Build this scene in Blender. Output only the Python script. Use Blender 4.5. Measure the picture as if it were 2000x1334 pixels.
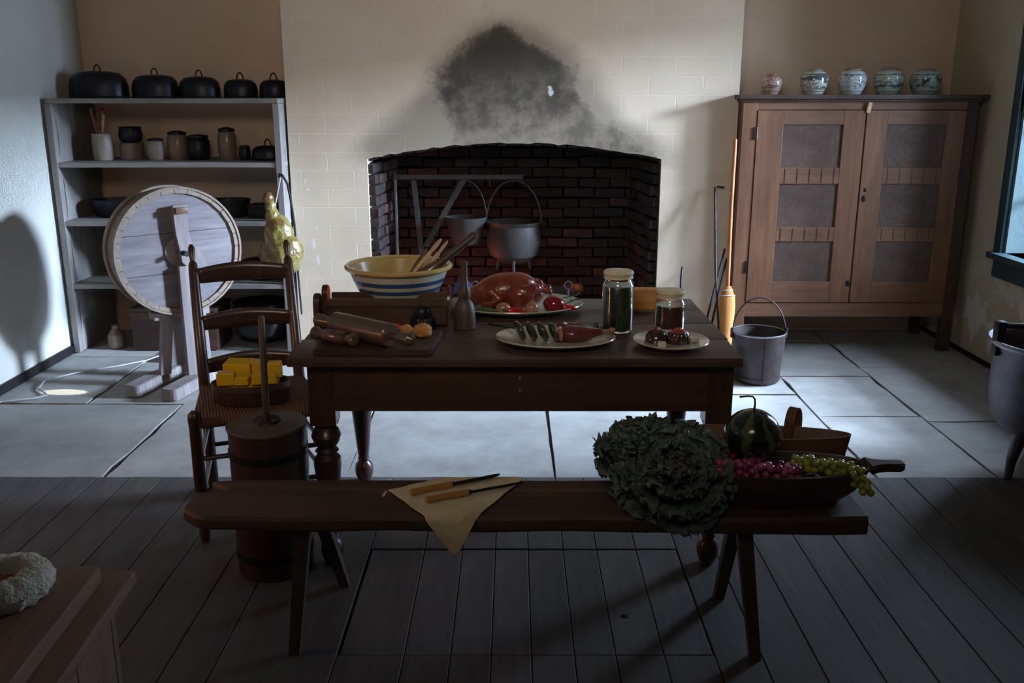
import bpy, bmesh, math, random
from mathutils import Vector, Matrix, Euler, noise
R = math.radians
PI = math.pi
random.seed(7)
for o in list(bpy.data.objects):
    bpy.data.objects.remove(o, do_unlink=True)
SC = bpy.context.scene
C = SC.collection

# ------------------------------------------------------------------ camera
cd = bpy.data.cameras.new('camera'); cam = bpy.data.objects.new('camera', cd); C.objects.link(cam)
cam.location = (0, 0, 1.5); cam.rotation_euler = (R(90 - 14.84), 0, R(0.1))
cd.sensor_width = 36; cd.lens = 32.4; cd.clip_start = 0.02
SC.camera = cam
SC.view_settings.view_transform = 'Standard'; SC.view_settings.look = 'None'
SC.view_settings.gamma = 1; SC.view_settings.use_curve_mapping = False
SC.view_settings.exposure = 0.0

# ------------------------------------------------------------------ world and lights
w = bpy.data.worlds.new('world'); SC.world = w; w.use_nodes = True
w.node_tree.nodes['Background'].inputs[0].default_value = (0.45, 0.66, 0.95, 1)
w.node_tree.nodes['Background'].inputs[1].default_value = 0.5

def area(name, loc, target, sx, sy, color, energy, spread=180):
    l = bpy.data.lights.new(name, 'AREA'); l.shape = 'RECTANGLE'; l.size = sx; l.size_y = sy
    l.color = color; l.energy = energy; l.spread = R(spread)
    o = bpy.data.objects.new(name, l); C.objects.link(o); o.location = loc
    o.rotation_euler = (Vector(target) - Vector(loc)).to_track_quat('-Z', 'Y').to_euler()
    return o
# daylight arriving through the right-hand window
area('window_daylight', (4.3, 5.0, 1.95), (0.0, 4.5, 0.9), 3.4, 2.3, (0.60, 0.76, 1.0), 850)
# the brighter patch of low sky straight across from the window
area('low_sky', (8.0, 3.8, 3.05), (-2.6, 5.1, 0.45), 1.2, 0.9, (0.60, 0.76, 1.0), 500, 60)
area('high_sky', (8.0, 5.4, 4.3), (-0.2, 3.9, 0.0), 1.5, 1.1, (0.60, 0.76, 1.0), 330, 60)
# added soft warm fill above the camera, aimed at the chimney breast
area('front_window_daylight', (-0.2, 0.15, 2.45), (0.1, 5.6, 1.8), 0.9, 0.5, (1.0, 0.84, 0.68), 9.0, 80)
# warm lamp low at the left, outside the picture
area('warm_lamp', (-2.3, 2.2, 1.0), (-0.6, 3.4, 0.7), 0.18, 0.3, (1.0, 0.42, 0.2), 3.6)
# glow of the embers in the fireplace
def point(name, loc, color, energy, rad=0.04):
    l = bpy.data.lights.new(name, 'POINT'); l.color = color; l.energy = energy; l.shadow_soft_size = rad
    o = bpy.data.objects.new(name, l); C.objects.link(o); o.location = loc
point('ember_glow', (-0.42, 5.80, 0.34), (1.0, 0.17, 0.06), 3.0)
point('ember_glow', (0.42, 5.95, 0.30), (1.0, 0.22, 0.10), 0.35)
# narrow beam of sun that slips past the window frame onto the floor
sl = bpy.data.lights.new('sun_beam', 'SPOT'); sl.color = (1, 0.93, 0.8); sl.energy = 6000
sl.spot_size = R(1.1); sl.spot_blend = 0.3; sl.shadow_soft_size = 0.004
so = bpy.data.objects.new('sun_beam', sl); C.objects.link(so); so.location = (2.6, 4.35, 2.05)
so.rotation_euler = (Vector((-2.36, 4.63, 0)) - so.location).to_track_quat('-Z', 'Y').to_euler()

# ------------------------------------------------------------------ materials
def s2l(c):
    return tuple(((v/255)/12.92 if v/255 <= 0.04045 else ((v/255+0.055)/1.055)**2.4) for v in c) + (1,)
class NT:
    def __init__(s, name):
        s.m = bpy.data.materials.new(name); s.m.use_nodes = True; s.t = s.m.node_tree
        s.b = s.t.nodes['Principled BSDF']; s.co = None
    def n(s, typ, **k):
        x = s.t.nodes.new(typ)
        for a, v in k.items():
            if a.startswith('i_'):
                key = a[2:]; key = int(key) if key.isdigit() else key
                s.put(x.inputs[key], v)
            else: setattr(x, a, v)
        return x
    def put(s, inp, v):
        if hasattr(v, 'is_output') or isinstance(v, bpy.types.NodeSocket): s.t.links.new(v, inp)
        else: inp.default_value = v
    def coord(s):
        if s.co is None: s.co = s.n('ShaderNodeTexCoord').outputs['Object']
        return s.co
    def mapping(s, scale, loc=(0,0,0), rot=(0,0,0)):
        m = s.n('ShaderNodeMapping'); s.t.links.new(s.coord(), m.inputs[0])
        m.inputs['Scale'].default_value = scale; m.inputs['Location'].default_value = loc; m.inputs['Rotation'].default_value = rot
        return m.outputs[0]
    def noise(s, scale=5, detail=5, rough=.6, vec=None, dist=0):
        x = s.n('ShaderNodeTexNoise'); x.inputs['Scale'].default_value = scale; x.inputs['Detail'].default_value = detail
        x.inputs['Roughness'].default_value = rough; x.inputs['Distortion'].default_value = dist
        s.t.links.new(vec or s.coord(), x.inputs['Vector']); return x.outputs['Fac']
    def math(s, op, a, b=0.0, c=None, clamp=False):
        x = s.n('ShaderNodeMath', operation=op); x.use_clamp = clamp
        s.put(x.inputs[0], a); s.put(x.inputs[1], b)
        if c is not None: s.put(x.inputs[2], c)
        return x.outputs[0]
    def ramp(s, f, stops, interp='LINEAR'):
        x = s.n('ShaderNodeValToRGB'); x.color_ramp.interpolation = interp
        e = x.color_ramp.elements
        while len(e) < len(stops): e.new(0.5)
        for i, (p, c) in enumerate(stops):
            e[i].position = p; e[i].color = c if len(c) == 4 else s2l(c)
        s.put(x.inputs[0], f); return x.outputs[0]
    def mix(s, f, a, b, blend='MIX'):
        x = s.n('ShaderNodeMix', data_type='RGBA', blend_type=blend)
        s.put(x.inputs[0], f); s.put(x.inputs[6], a); s.put(x.inputs[7], b); return x.outputs[2]
    def smooth(s, v, a, b, c=0.0, d=1.0):
        x = s.n('ShaderNodeMapRange', interpolation_type='SMOOTHSTEP')
        s.put(x.inputs[0], v); x.inputs[1].default_value = a; x.inputs[2].default_value = b
        x.inputs[3].default_value = c; x.inputs[4].default_value = d; return x.outputs[0]
    def sep(s):
        x = s.n('ShaderNodeSeparateXYZ'); s.t.links.new(s.coord(), x.inputs[0]); return x.outputs
    def bump(s, h, strength=.3, dist=.01):
        x = s.n('ShaderNodeBump'); x.inputs['Strength'].default_value = strength; x.inputs['Distance'].default_value = dist
        s.put(x.inputs['Height'], h); s.t.links.new(x.outputs[0], s.b.inputs['Normal'])
    def fin(s, col=None, rough=.6, metal=0, spec=None, coat=0):
        if col is not None: s.put(s.b.inputs['Base Color'], col)
        s.put(s.b.inputs['Roughness'], rough); s.b.inputs['Metallic'].default_value = metal
        if spec is not None: s.b.inputs['Specular IOR Level'].default_value = spec
        if coat: s.b.inputs['Coat Weight'].default_value = coat; s.b.inputs['Coat Roughness'].default_value = .15
        return s.m

def mottled(name, a, b, scale=6, rough=.7, bump=.2, stretch=(1,1,1), metal=0, lo=.35, hi=.65, vary=0, coat=0, bd=.004, spec=None):
    t = NT(name); v = t.mapping(stretch)
    f = t.noise(scale, 6, .62, v)
    col = t.ramp(f, [(lo, a), (hi, b)])
    f2 = t.noise(scale*5, 3, .6, v)
    col = t.mix(t.math('MULTIPLY', f2, .25), col, s2l(tuple(x*.55 for x in a)))
    if vary:
        oi = t.n('ShaderNodeObjectInfo')
        k = t.math('MULTIPLY_ADD', oi.outputs['Random'], vary, 1 - vary*.5)
        hs = t.n('ShaderNodeHueSaturation'); t.put(hs.inputs['Value'], k); t.put(hs.inputs['Color'], col); col = hs.outputs[0]
    if bump: t.bump(f2, bump, bd)
    return t.fin(col, rough, metal, spec, coat)

def wood(name, a, b, axis='x', scale=9, rough=.6, bump=.25, vary=0, coat=0, spec=None):
    st = {'x': (.12,1,1), 'y': (1,.12,1), 'z': (1,1,.12)}[axis]
    t = NT(name); v = t.mapping(st)
    d = t.noise(2.5, 3, .5, v)
    f = t.noise(scale*3, 6, .65, v, dist=.6)
    f3 = t.noise(scale*12, 3, .6, v)
    k = t.math('ADD', t.math('MULTIPLY', f, .75), t.math('MULTIPLY', d, .25))
    col = t.ramp(k, [(.34, a), (.66, b)])
    col = t.mix(t.math('MULTIPLY', t.math('POWER', f3, 2), .7), col, s2l(tuple(x*.5 for x in a)))
    if vary:
        oi = t.n('ShaderNodeObjectInfo')
        kk = t.math('MULTIPLY_ADD', oi.outputs['Random'], vary, 1 - vary*.5)
        hs = t.n('ShaderNodeHueSaturation'); t.put(hs.inputs['Value'], kk); t.put(hs.inputs['Color'], col); col = hs.outputs[0]
    t.bump(t.math('ADD', f, t.math('MULTIPLY', f3, .5)), bump, .003)
    return t.fin(col, rough, 0, spec, coat)

def plaster(name, a, b, rough=.9, stain=None):
    t = NT(name)
    f = t.noise(1.3, 6, .6); f2 = t.noise(30, 4, .6); f3 = t.noise(6, 5, .7)
    col = t.ramp(f, [(.3, a), (.7, b)])
    col = t.mix(t.math('MULTIPLY', t.smooth(f3, .55, .75), .18), col, s2l(tuple(x*.8 for x in a)))
    if stain:
        X, Y, Z = t.sep()
        low = t.smooth(Z, .12, .75, 1, 0)
        k = t.math('MULTIPLY', low, t.smooth(t.noise(5.5, 5, .55), .5, .56))
        col = t.mix(t.math('MULTIPLY', k, .8), col, s2l(stain))
    t.bump(t.math('ADD', t.math('MULTIPLY', f2, .3), f3), .35, .008)
    return t.fin(col, rough, spec=.2)

M = {}
M['wall_white'] = plaster('limewash', (176,178,172), (198,199,192))
M['wall_right'] = plaster('aged_limewash', (166,156,134), (184,174,152), stain=(206,204,196))
M['wall_back'] = plaster('cream_limewash', (204,180,158), (220,198,176))
M['ceiling'] = plaster('ceiling_plaster', (150,145,135), (165,160,150))
def breast_mat():
    t = NT('sooty_chimney_plaster'); X, Y, Z = t.sep()
    f = t.noise(1.2, 6, .6); f3 = t.noise(7, 6, .7); fine = t.noise(40, 3, .6)
    col = t.ramp(f, [(.3, (204,186,162)), (.7, (220,204,182))])
    # pale lines painted in as the reflection of a brick wall
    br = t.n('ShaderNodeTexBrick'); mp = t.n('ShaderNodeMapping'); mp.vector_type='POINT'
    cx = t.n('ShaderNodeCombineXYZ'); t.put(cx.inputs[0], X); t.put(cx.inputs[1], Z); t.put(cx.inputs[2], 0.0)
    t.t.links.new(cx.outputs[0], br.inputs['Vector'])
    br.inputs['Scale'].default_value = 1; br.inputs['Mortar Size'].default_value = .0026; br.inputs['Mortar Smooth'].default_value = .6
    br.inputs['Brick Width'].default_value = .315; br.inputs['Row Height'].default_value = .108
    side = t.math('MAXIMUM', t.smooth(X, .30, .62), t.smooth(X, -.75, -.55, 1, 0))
    refl_lines = t.math('MULTIPLY', br.outputs['Fac'], side)
    col = t.mix(t.math('MULTIPLY', refl_lines, .26), col, s2l((236,232,226)))
    # soot above the arch: left/right edge as a function of height
    zz = t.math('DIVIDE', t.math('SUBTRACT', Z, 1.1), 1.0)   # 0 at z=1.1, 1 at z=2.1
    def edge(stops):
        return t.ramp(zz, [(p, ((v+1)/2,)*3+(1,)) for p, v in stops])
    def dec(c): return t.math('MULTIPLY_ADD', c, 2.0, -1.0)
    wob = t.math('MULTIPLY', t.math('SUBTRACT', t.noise(5, 6, .7), .5), .34)
    wob2 = t.math('MULTIPLY', t.math('SUBTRACT', t.noise(3, 5, .6), .5), .3)
    xl = dec(edge([(.0,-.38),(.15,-.37),(.4,-.43),(.57,-.43),(.66,-.30),(.76,-.17),(.84,-.10)]))
    xr = dec(edge([(.0,.98),(.12,.78),(.30,.50),(.46,.34),(.58,.30),(.66,.18),(.75,.02),(.84,-.10)]))
    def band(xl, xr, soft, wob, top):
        l = t.smooth(t.math('ADD', t.math('SUBTRACT', X, xl), wob), -soft, soft)
        r = t.smooth(t.math('ADD', t.math('SUBTRACT', xr, X), wob), -soft, soft)
        tt = t.smooth(t.math('ADD', t.math('SUBTRACT', top, Z), wob), -soft, soft)
        return t.math('MULTIPLY', t.math('MULTIPLY', l, r), tt)
    zcut = t.smooth(Z, 1.07, 1.2)
    s1 = t.math('MULTIPLY', band(xl, xr, .10, wob, 1.94), zcut)
    xl2 = dec(edge([(.0,-.95),(.12,-.86),(.28,-.68),(.45,-.52),(.6,-.44),(.75,-.28),(.88,-.12)]))
    xr2 = dec(edge([(.0,1.0),(.12,.90),(.28,.64),(.45,.50),(.6,.38),(.75,.16),(.88,-.06)]))
    s2 = t.math('MULTIPLY', band(xl2, xr2, .13, wob2, 1.97), zcut)
    # the lower part is rubbed and lighter
    upper = t.smooth(Z, 1.28, 1.55, .72, 1.0)
    rub = t.smooth(f3, .36, .62, .66, 1.0)
    low = t.smooth(t.math('ADD', Z, wob), 1.25, 1.75)
    rubm = t.math('MAXIMUM', rub, low)
    k1 = t.math('MULTIPLY', t.math('MULTIPLY', s1, upper), rubm)
    k2 = t.math('MULTIPLY', s2, .34)
    k = t.math('MAXIMUM', t.math('MULTIPLY', k1, .90), k2)
    k = t.math('SUBTRACT', 1.0, t.math('POWER', t.math('SUBTRACT', 1.0, k, clamp=True), 2.0), clamp=True)
    edgeL = t.smooth(Z, 1.24, 1.20)
    col = t.mix(k, col, s2l((74,68,60)))
    # chips of bare white plaster
    def chip(x, z, rx, rz):
        dx = t.math('DIVIDE', t.math('SUBTRACT', X, x), rx); dz = t.math('DIVIDE', t.math('SUBTRACT', Z, z), rz)
        d = t.math('ADD', t.math('MULTIPLY', dx, dx), t.math('MULTIPLY', dz, dz))
        d = t.math('ADD', d, t.math('MULTIPLY', t.math('SUBTRACT', t.noise(38, 3, .6), .5), 3.4))
        return t.smooth(d, .7, 1.1, 1, 0)
    cm = chip(.215, 1.535, .018, .030)
    for a in [(-1.24, 1.02, .008, .012), (-1.225,.97,.008,.01), (-1.21, .64, .012, .03), (-1.19,.54,.01,.03), (-1.19,.74,.008,.012)]:
        cm = t.math('MAXIMUM', cm, chip(*a))
    col = t.mix(t.math('MULTIPLY', cm, .75), col, s2l((226,224,220)))
    t.bump(t.math('ADD', t.math('MULTIPLY', f3, .8), t.math('MULTIPLY', refl_lines, -.6)), .3, .008)
    return t.fin(col, .9, spec=.2)
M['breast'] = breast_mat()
M['stone'] = mottled('grey_flagstone', (150,150,148), (184,184,180), 3.5, .72, .3, vary=.22, lo=.3, hi=.7)
M['grout'] = mottled('dark_joint_sand', (48,44,40), (62,58,52), 12, .95)
M['board'] = wood('grey_floorboard', (76,74,74), (106,103,101), 'y', 4, .62, .2, vary=.28)
M['brick'] = mottled('sooty_brick', (50,24,19), (17,12,12), 7, .85, .5, vary=.9, lo=.3, hi=.62)
M['brick2'] = mottled('pale_sooty_brick', (74,44,34), (32,22,19), 9, .85, .5, vary=.7)
M['soot'] = mottled('soot', (16,14,13), (30,26,24), 9, .95)
M['iron'] = mottled('black_iron', (30,29,31), (48,46,48), 14, .5, .25, metal=.5)
M['iron2'] = mottled('grey_cast_iron', (38,32,30), (58,50,46), 9, .65, .3)
M['tinware'] = mottled('dark_tin', (34,34,40), (52,52,60), 8, .42, .15, metal=.7)
M['zinc'] = mottled('worn_zinc', (62,55,54), (94,84,82), 6, .42, .2, metal=.7)
M['rim_zinc'] = mottled('bright_zinc', (150,150,158), (176,176,182), 12, .3, .1, metal=.9)
M['chrome'] = mottled('kettle_steel', (84,80,86), (116,112,118), 5, .4, .2, metal=.75)
M['darkwood'] = wood('dark_table_wood', (62,45,38), (98,74,62), 'x', 6, .42, .25, spec=.5)
M['darkwood_y'] = wood('dark_wood_board', (50,34,28), (82,58,46), 'y', 6, .5, .25)
M['darkwood_z'] = wood('dark_turned_wood', (52,34,28), (82,54,44), 'z', 6, .34, .15, coat=.25)
M['apron'] = wood('dark_apron_wood', (54,33,27), (82,53,42), 'x', 6, .5, .2)
M['bench'] = wood('worn_bench_wood', (72,54,42), (114,90,72), 'x', 5, .6, .35)
M['bench_z'] = wood('worn_bench_leg_wood', (70,52,44), (106,84,74), 'z', 5, .6, .3)
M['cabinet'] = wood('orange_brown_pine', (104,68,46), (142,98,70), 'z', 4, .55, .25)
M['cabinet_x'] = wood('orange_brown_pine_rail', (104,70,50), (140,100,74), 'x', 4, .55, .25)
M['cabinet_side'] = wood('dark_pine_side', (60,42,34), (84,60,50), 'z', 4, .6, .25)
M['shelf'] = wood('pale_painted_shelf', (122,118,114), (158,154,148), 'x', 4, .7, .2)
M['shelf_z'] = wood('pale_painted_upright', (116,112,110), (152,148,144), 'z', 4, .7, .2)
M['drum'] = wood('weathered_grey_pine', (104,98,102), (140,134,138), 'x', 5, .7, .25)
M['drum_rim'] = wood('weathered_tan_pine', (120,106,94), (156,140,124), 'y', 5, .7, .2)
M['drum_z'] = wood('weathered_grey_post', (124,116,116), (160,150,150), 'z', 5, .7, .2)
M['palewood'] = wood('pale_wood', (196,160,122), (222,190,150), 'x', 6, .5, .1)
M['knifewood'] = wood('boxwood_handle', (186,128,66), (214,158,92), 'x', 10, .45, .1)
M['midwood'] = wood('brown_wood', (92,62,44), (124,88,64), 'x', 8, .45, .15)
M['pinwood'] = wood('dark_polished_wood', (78,60,50), (112,90,76), 'x', 8, .28, .08, coat=.5)
M['masher'] = wood('dull_grey_brown_wood', (62,50,44), (92,76,66), 'z', 8, .5, .15)
M['broomwood'] = wood('orange_broom_handle', (176,104,52), (204,132,74), 'z', 8, .5, .1)
M['straw'] = mottled('broom_straw', (176,112,52), (206,146,80), 50, .8, .5, (1,1,.06))
M['rush'] = None
M['teal'] = mottled('teal_paint', (34,58,62), (48,76,80), 6, .5, .15)
M['reveal'] = plaster('window_reveal_paint', (84,102,106), (100,120,122))
M['cream'] = mottled('tan_bowl_lining', (184,156,98), (204,178,120), 4, .2, 0, coat=.3)
M['ochre'] = mottled('ochre_glaze', (190,164,104), (206,182,120), 5, .2, 0, coat=.5)
M['platter'] = mottled('greenish_white_glaze', (176,182,166), (194,198,184), 3, .2, .03, coat=.4)
M['plate2'] = mottled('cream_white_glaze', (186,178,156), (202,196,176), 3, .22, .03, coat=.4)
M['turkey'] = mottled('roast_skin', (104,42,26), (156,78,48), 14, .3, .6, coat=.4, bd=.004)
M['turkey2'] = mottled('roast_wing_skin', (104,38,30), (142,64,46), 18, .28, .6, coat=.6, bd=.002)
M['duck'] = mottled('dark_roast_meat', (84,34,32), (122,58,50), 12, .32, .6, coat=.4, bd=.002)
M['cutmeat'] = mottled('pale_cut_meat', (190,120,96), (206,140,112), 14, .4, .3)
M['redveg'] = mottled('red_pepper_skin', (180,22,30), (206,44,46), 3, .15, 0, coat=.6)
M['darkred'] = mottled('deep_red_skin', (110,14,28), (140,26,40), 3, .12, 0, coat=.7)
M['onion'] = mottled('onion_skin', (150,98,72), (178,128,98), 6, .25, .05, coat=.4)
M['greenstem'] = mottled('green_stem', (58,84,40), (84,112,58), 8, .5)
M['herb'] = mottled('green_herb_leaf', (52,92,72), (86,130,96), 10, .5)
M['stuffed'] = mottled('dark_green_leaf_wrap', (36,46,36), (62,74,56), 12, .3, .5, coat=.5)
M['filling'] = mottled('pale_filling', (150,140,112), (178,166,136), 30, .6, .4)
M['pudding'] = mottled('chocolate_glaze', (44,28,24), (66,44,36), 6, .15, 0, coat=.8)
M['berry'] = mottled('red_berry_sauce', (150,34,28), (180,56,44), 30, .2, .3, coat=.7)
M['cream_cube'] = mottled('white_cheese', (206,200,182), (222,216,198), 8, .5)
M['bread'] = mottled('bread_crust', (176,110,48), (206,148,78), 7, .6, .4)
M['crumb'] = mottled('torn_bread_crumb', (196,132,72), (216,156,96), 30, .8, .8)
M['sausage'] = mottled('orange_sausage', (176,66,28), (200,88,44), 20, .4, .4)
M['butter'] = mottled('butter', (226,182,20), (240,204,44), 4, .4, .08)
M['churn'] = wood('dark_churn_wood', (52,36,32), (80,58,52), 'z', 7, .42, .12)
M['churn_lid'] = mottled('grey_brown_churn_lid', (78,66,58), (98,86,76), 8, .5, .15)
M['clothlid'] = mottled('waxed_cloth', (206,194,156), (228,218,184), 16, .6, .4)
M['linen'] = mottled('cream_linen', (234,214,170), (248,232,194), 9, .85, .35, bd=.002)
M['bluecloth'] = mottled('slate_blue_cloth', (64,66,110), (84,86,134), 9, .85, .3)
M['blade'] = mottled('dark_knife_blade', (34,36,38), (50,52,54), 20, .35, .05, metal=.7)
M['paper'] = mottled('paper_tag', (196,190,176), (210,204,190), 8, .8)
M['stoneware'] = mottled('tan_stoneware', (118,104,88), (140,124,106), 7, .4, .1, coat=.3)
M['stoneware2'] = mottled('pale_stoneware', (140,132,122), (166,158,146), 7, .4, .1, coat=.3)
M['cable'] = mottled('white_cable', (170,170,172), (186,186,188), 8, .5, 0)
M['flour'] = mottled('floury_crust', (222,214,190), (240,236,222), 26, .9, .9, bd=.01)
M['jam'] = mottled('amber_jam', (150,84,28), (176,106,44), 5, .15, .1, coat=.7)
M['counter'] = wood('rough_pine_top', (120,88,66), (154,118,92), 'y', 5, .65, .25)
M['counter_z'] = wood('rough_pine_side', (128,98,80), (158,128,108), 'z', 5, .7, .25)
M['log'] = mottled('charred_log', (40,36,34), (78,72,68), 10, .9, .7, (1,.3,1))
M['stem_black'] = mottled('dark_stem', (20,24,16), (34,38,26), 9, .6)
M['ham_string'] = mottled('white_string', (186,184,176), (204,202,196), 20, .8)
def ham_mat():
    t = NT('cured_ham_in_netting'); f = t.noise(9, 5, .65, dist=.9); f2 = t.noise(26, 4, .6)
    col = t.ramp(f, [(.34, (84,46,32)), (.45, (104,82,40)), (.54, (116,106,50)), (.68, (146,138,92))])
    t.bump(f2, .8, .012); return t.fin(col, .3, coat=.35)
M['ham'] = ham_mat()
def melon_mat():
    t = NT('watermelon_rind'); X, Y, Z = t.sep()
    a = t.math('ARCTAN2', Y, X)
    wv = t.math('SINE', t.math('ADD', t.math('MULTIPLY', a, 7), t.math('MULTIPLY', t.noise(22, 4, .6), 7)))
    col = t.ramp(t.smooth(wv, .35, .95), [(0, (26,36,22)), (1, (78,90,54))])
    return t.fin(col, .18, coat=.5)
M['melon'] = melon_mat()
def porcelain(name, seed, strong=.55, base=(206,214,208), ink=(44,56,92)):
    t = NT(name); X, Y, Z = t.sep()
    v = t.mapping((1,1,2.2), loc=(seed*3.1, seed, seed*.7))
    f = t.noise(17, 3, .5, v, dist=1.0)
    stroke = t.smooth(t.math('ABSOLUTE', t.math('SUBTRACT', f, .5)), .012, .035, 1, 0)
    band = t.math('MULTIPLY', t.smooth(Z, .02, .04), t.smooth(Z, .115, .125, 1, 0))
    blot = t.math('MULTIPLY', t.smooth(t.noise(11, 2, .5, v), strong, strong+.04), band)
    ring = t.smooth(t.math('ABSOLUTE', t.math('SUBTRACT', Z, .112)), .001, .004, 1, 0)
    ring2 = t.smooth(t.math('ABSOLUTE', t.math('SUBTRACT', Z, .018)), .001, .003, 1, 0)
    k = t.math('MAXIMUM', t.math('MULTIPLY', stroke, band), t.math('MAXIMUM', blot, t.math('MAXIMUM', ring, ring2)))
    col = t.mix(t.math('MULTIPLY', k, .85), s2l(base), s2l(ink))
    return t.fin(col, .12, coat=.6)
def bowl_mat():
    t = NT('banded_yellowware'); X, Y, Z = t.sep()
    z = t.math('DIVIDE', Z, .18)
    cr = (196,194,176); bl = (54,84,128); 
    col = t.ramp(z, [(0,(186,170,120)),(.34,bl),(.40,cr),(.50,bl),(.585,cr),(.66,bl),(.75,cr)], 'CONSTANT')
    return t.fin(col, .2, coat=.5)
M['bowl'] = bowl_mat()
def glass_mat(name, col, rough=.02):
    t = NT(name); t.b.inputs['Transmission Weight'].default_value = 1; t.b.inputs['IOR'].default_value = 1.45
    return t.fin(col + (1,), rough)
M['glass'] = glass_mat('jar_glass', (.9, .95, .9))
def pane_mat():
    t = NT('window_glass'); tr = t.n('ShaderNodeBsdfTransparent'); gl = t.n('ShaderNodeBsdfGlossy'); gl.inputs['Roughness'].default_value = .02
    mx = t.n('ShaderNodeMixShader'); mx.inputs[0].default_value = .06
    t.t.links.new(tr.outputs[0], mx.inputs[1]); t.t.links.new(gl.outputs[0], mx.inputs[2])
    t.t.links.new(mx.outputs[0], t.t.nodes['Material Output'].inputs[0]); return t.m
M['pane'] = pane_mat()
def punched():
    t = NT('punched_tin'); X, Y, Z = t.sep()
    cx = t.n('ShaderNodeCombineXYZ'); t.put(cx.inputs[0], X); t.put(cx.inputs[1], Z); t.put(cx.inputs[2], 0.0)
    vo = t.n('ShaderNodeTexVoronoi'); vo.inputs['Scale'].default_value = 95; vo.inputs['Randomness'].default_value = .35
    t.t.links.new(cx.outputs[0], vo.inputs['Vector'])
    f = t.noise(7, 6, .7); ring = t.n('ShaderNodeTexWave', wave_type='RINGS', rings_direction='SPHERICAL')
    ring.inputs['Scale'].default_value = 8; ring.inputs['Distortion'].default_value = 1.5
    t.t.links.new(t.coord(), ring.inputs[0])
    dots = t.math('MULTIPLY', t.smooth(vo.outputs['Distance'], .22, .34, 1, 0), t.smooth(ring.outputs['Fac'], .35, .6))
    col = t.ramp(f, [(.3, (70,52,44)), (.7, (104,82,70))])
    col = t.mix(t.math('MULTIPLY', dots, .6), col, s2l((26,20,20)))
    t.bump(t.math('ADD', t.math('MULTIPLY', dots, -1), f), .5, .003)
    return t.fin(col, .6, .1)
M['tin_panel'] = punched()
def rush_mat():
    t = NT('woven_rush'); X, Y, Z = t.sep()
    wv = t.n('ShaderNodeTexWave', wave_type='BANDS', bands_direction='X'); wv.inputs['Scale'].default_value = 30; wv.inputs['Distortion'].default_value = 1.2
    t.t.links.new(t.coord(), wv.inputs[0])
    col = t.ramp(wv.outputs['Fac'], [(.1, (96,66,50)), (.8, (126,88,68))]); t.bump(wv.outputs['Fac'], .7, .006)
    return t.fin(col, .75)
M['rush'] = rush_mat()
def leafmat(name, a, b, vein):
    t = NT(name); X, Y, Z = t.sep()
    f = t.noise(9, 4, .6); col = t.ramp(f, [(.35, a), (.65, b)])
    mid = t.smooth(t.math('ABSOLUTE', X), .0, .1, 1, 0)
    col = t.mix(t.math('MULTIPLY', mid, .5), col, s2l(vein)); t.bump(t.noise(30, 3, .6), .5, .02)
    return t.fin(col, .5)
M['kale'] = leafmat('kale_leaf', (84,102,96), (122,140,130), (160,168,154))
M['kale_in'] = leafmat('kale_heart_leaf', (112,112,118), (152,142,148), (186,164,174))
def grape(name, a, b):
    t = NT(name); oi = t.n('ShaderNodeObjectInfo')
    col = t.ramp(oi.outputs['Random'], [(0, a), (1, b)]); t.b.inputs['Subsurface Weight'].default_value = .15
    t.b.inputs['Subsurface Radius'].default_value = (.005,.005,.003)
    return t.fin(col, .2, coat=.5)
M['grape_p'] = grape('pink_grape_skin', (120,24,60), (206,110,158))
M['grape_g'] = grape('green_grape_skin', (140,146,50), (190,194,96))
M['grape_r'] = grape('red_grape_skin', (104,14,30), (150,26,44))

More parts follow.
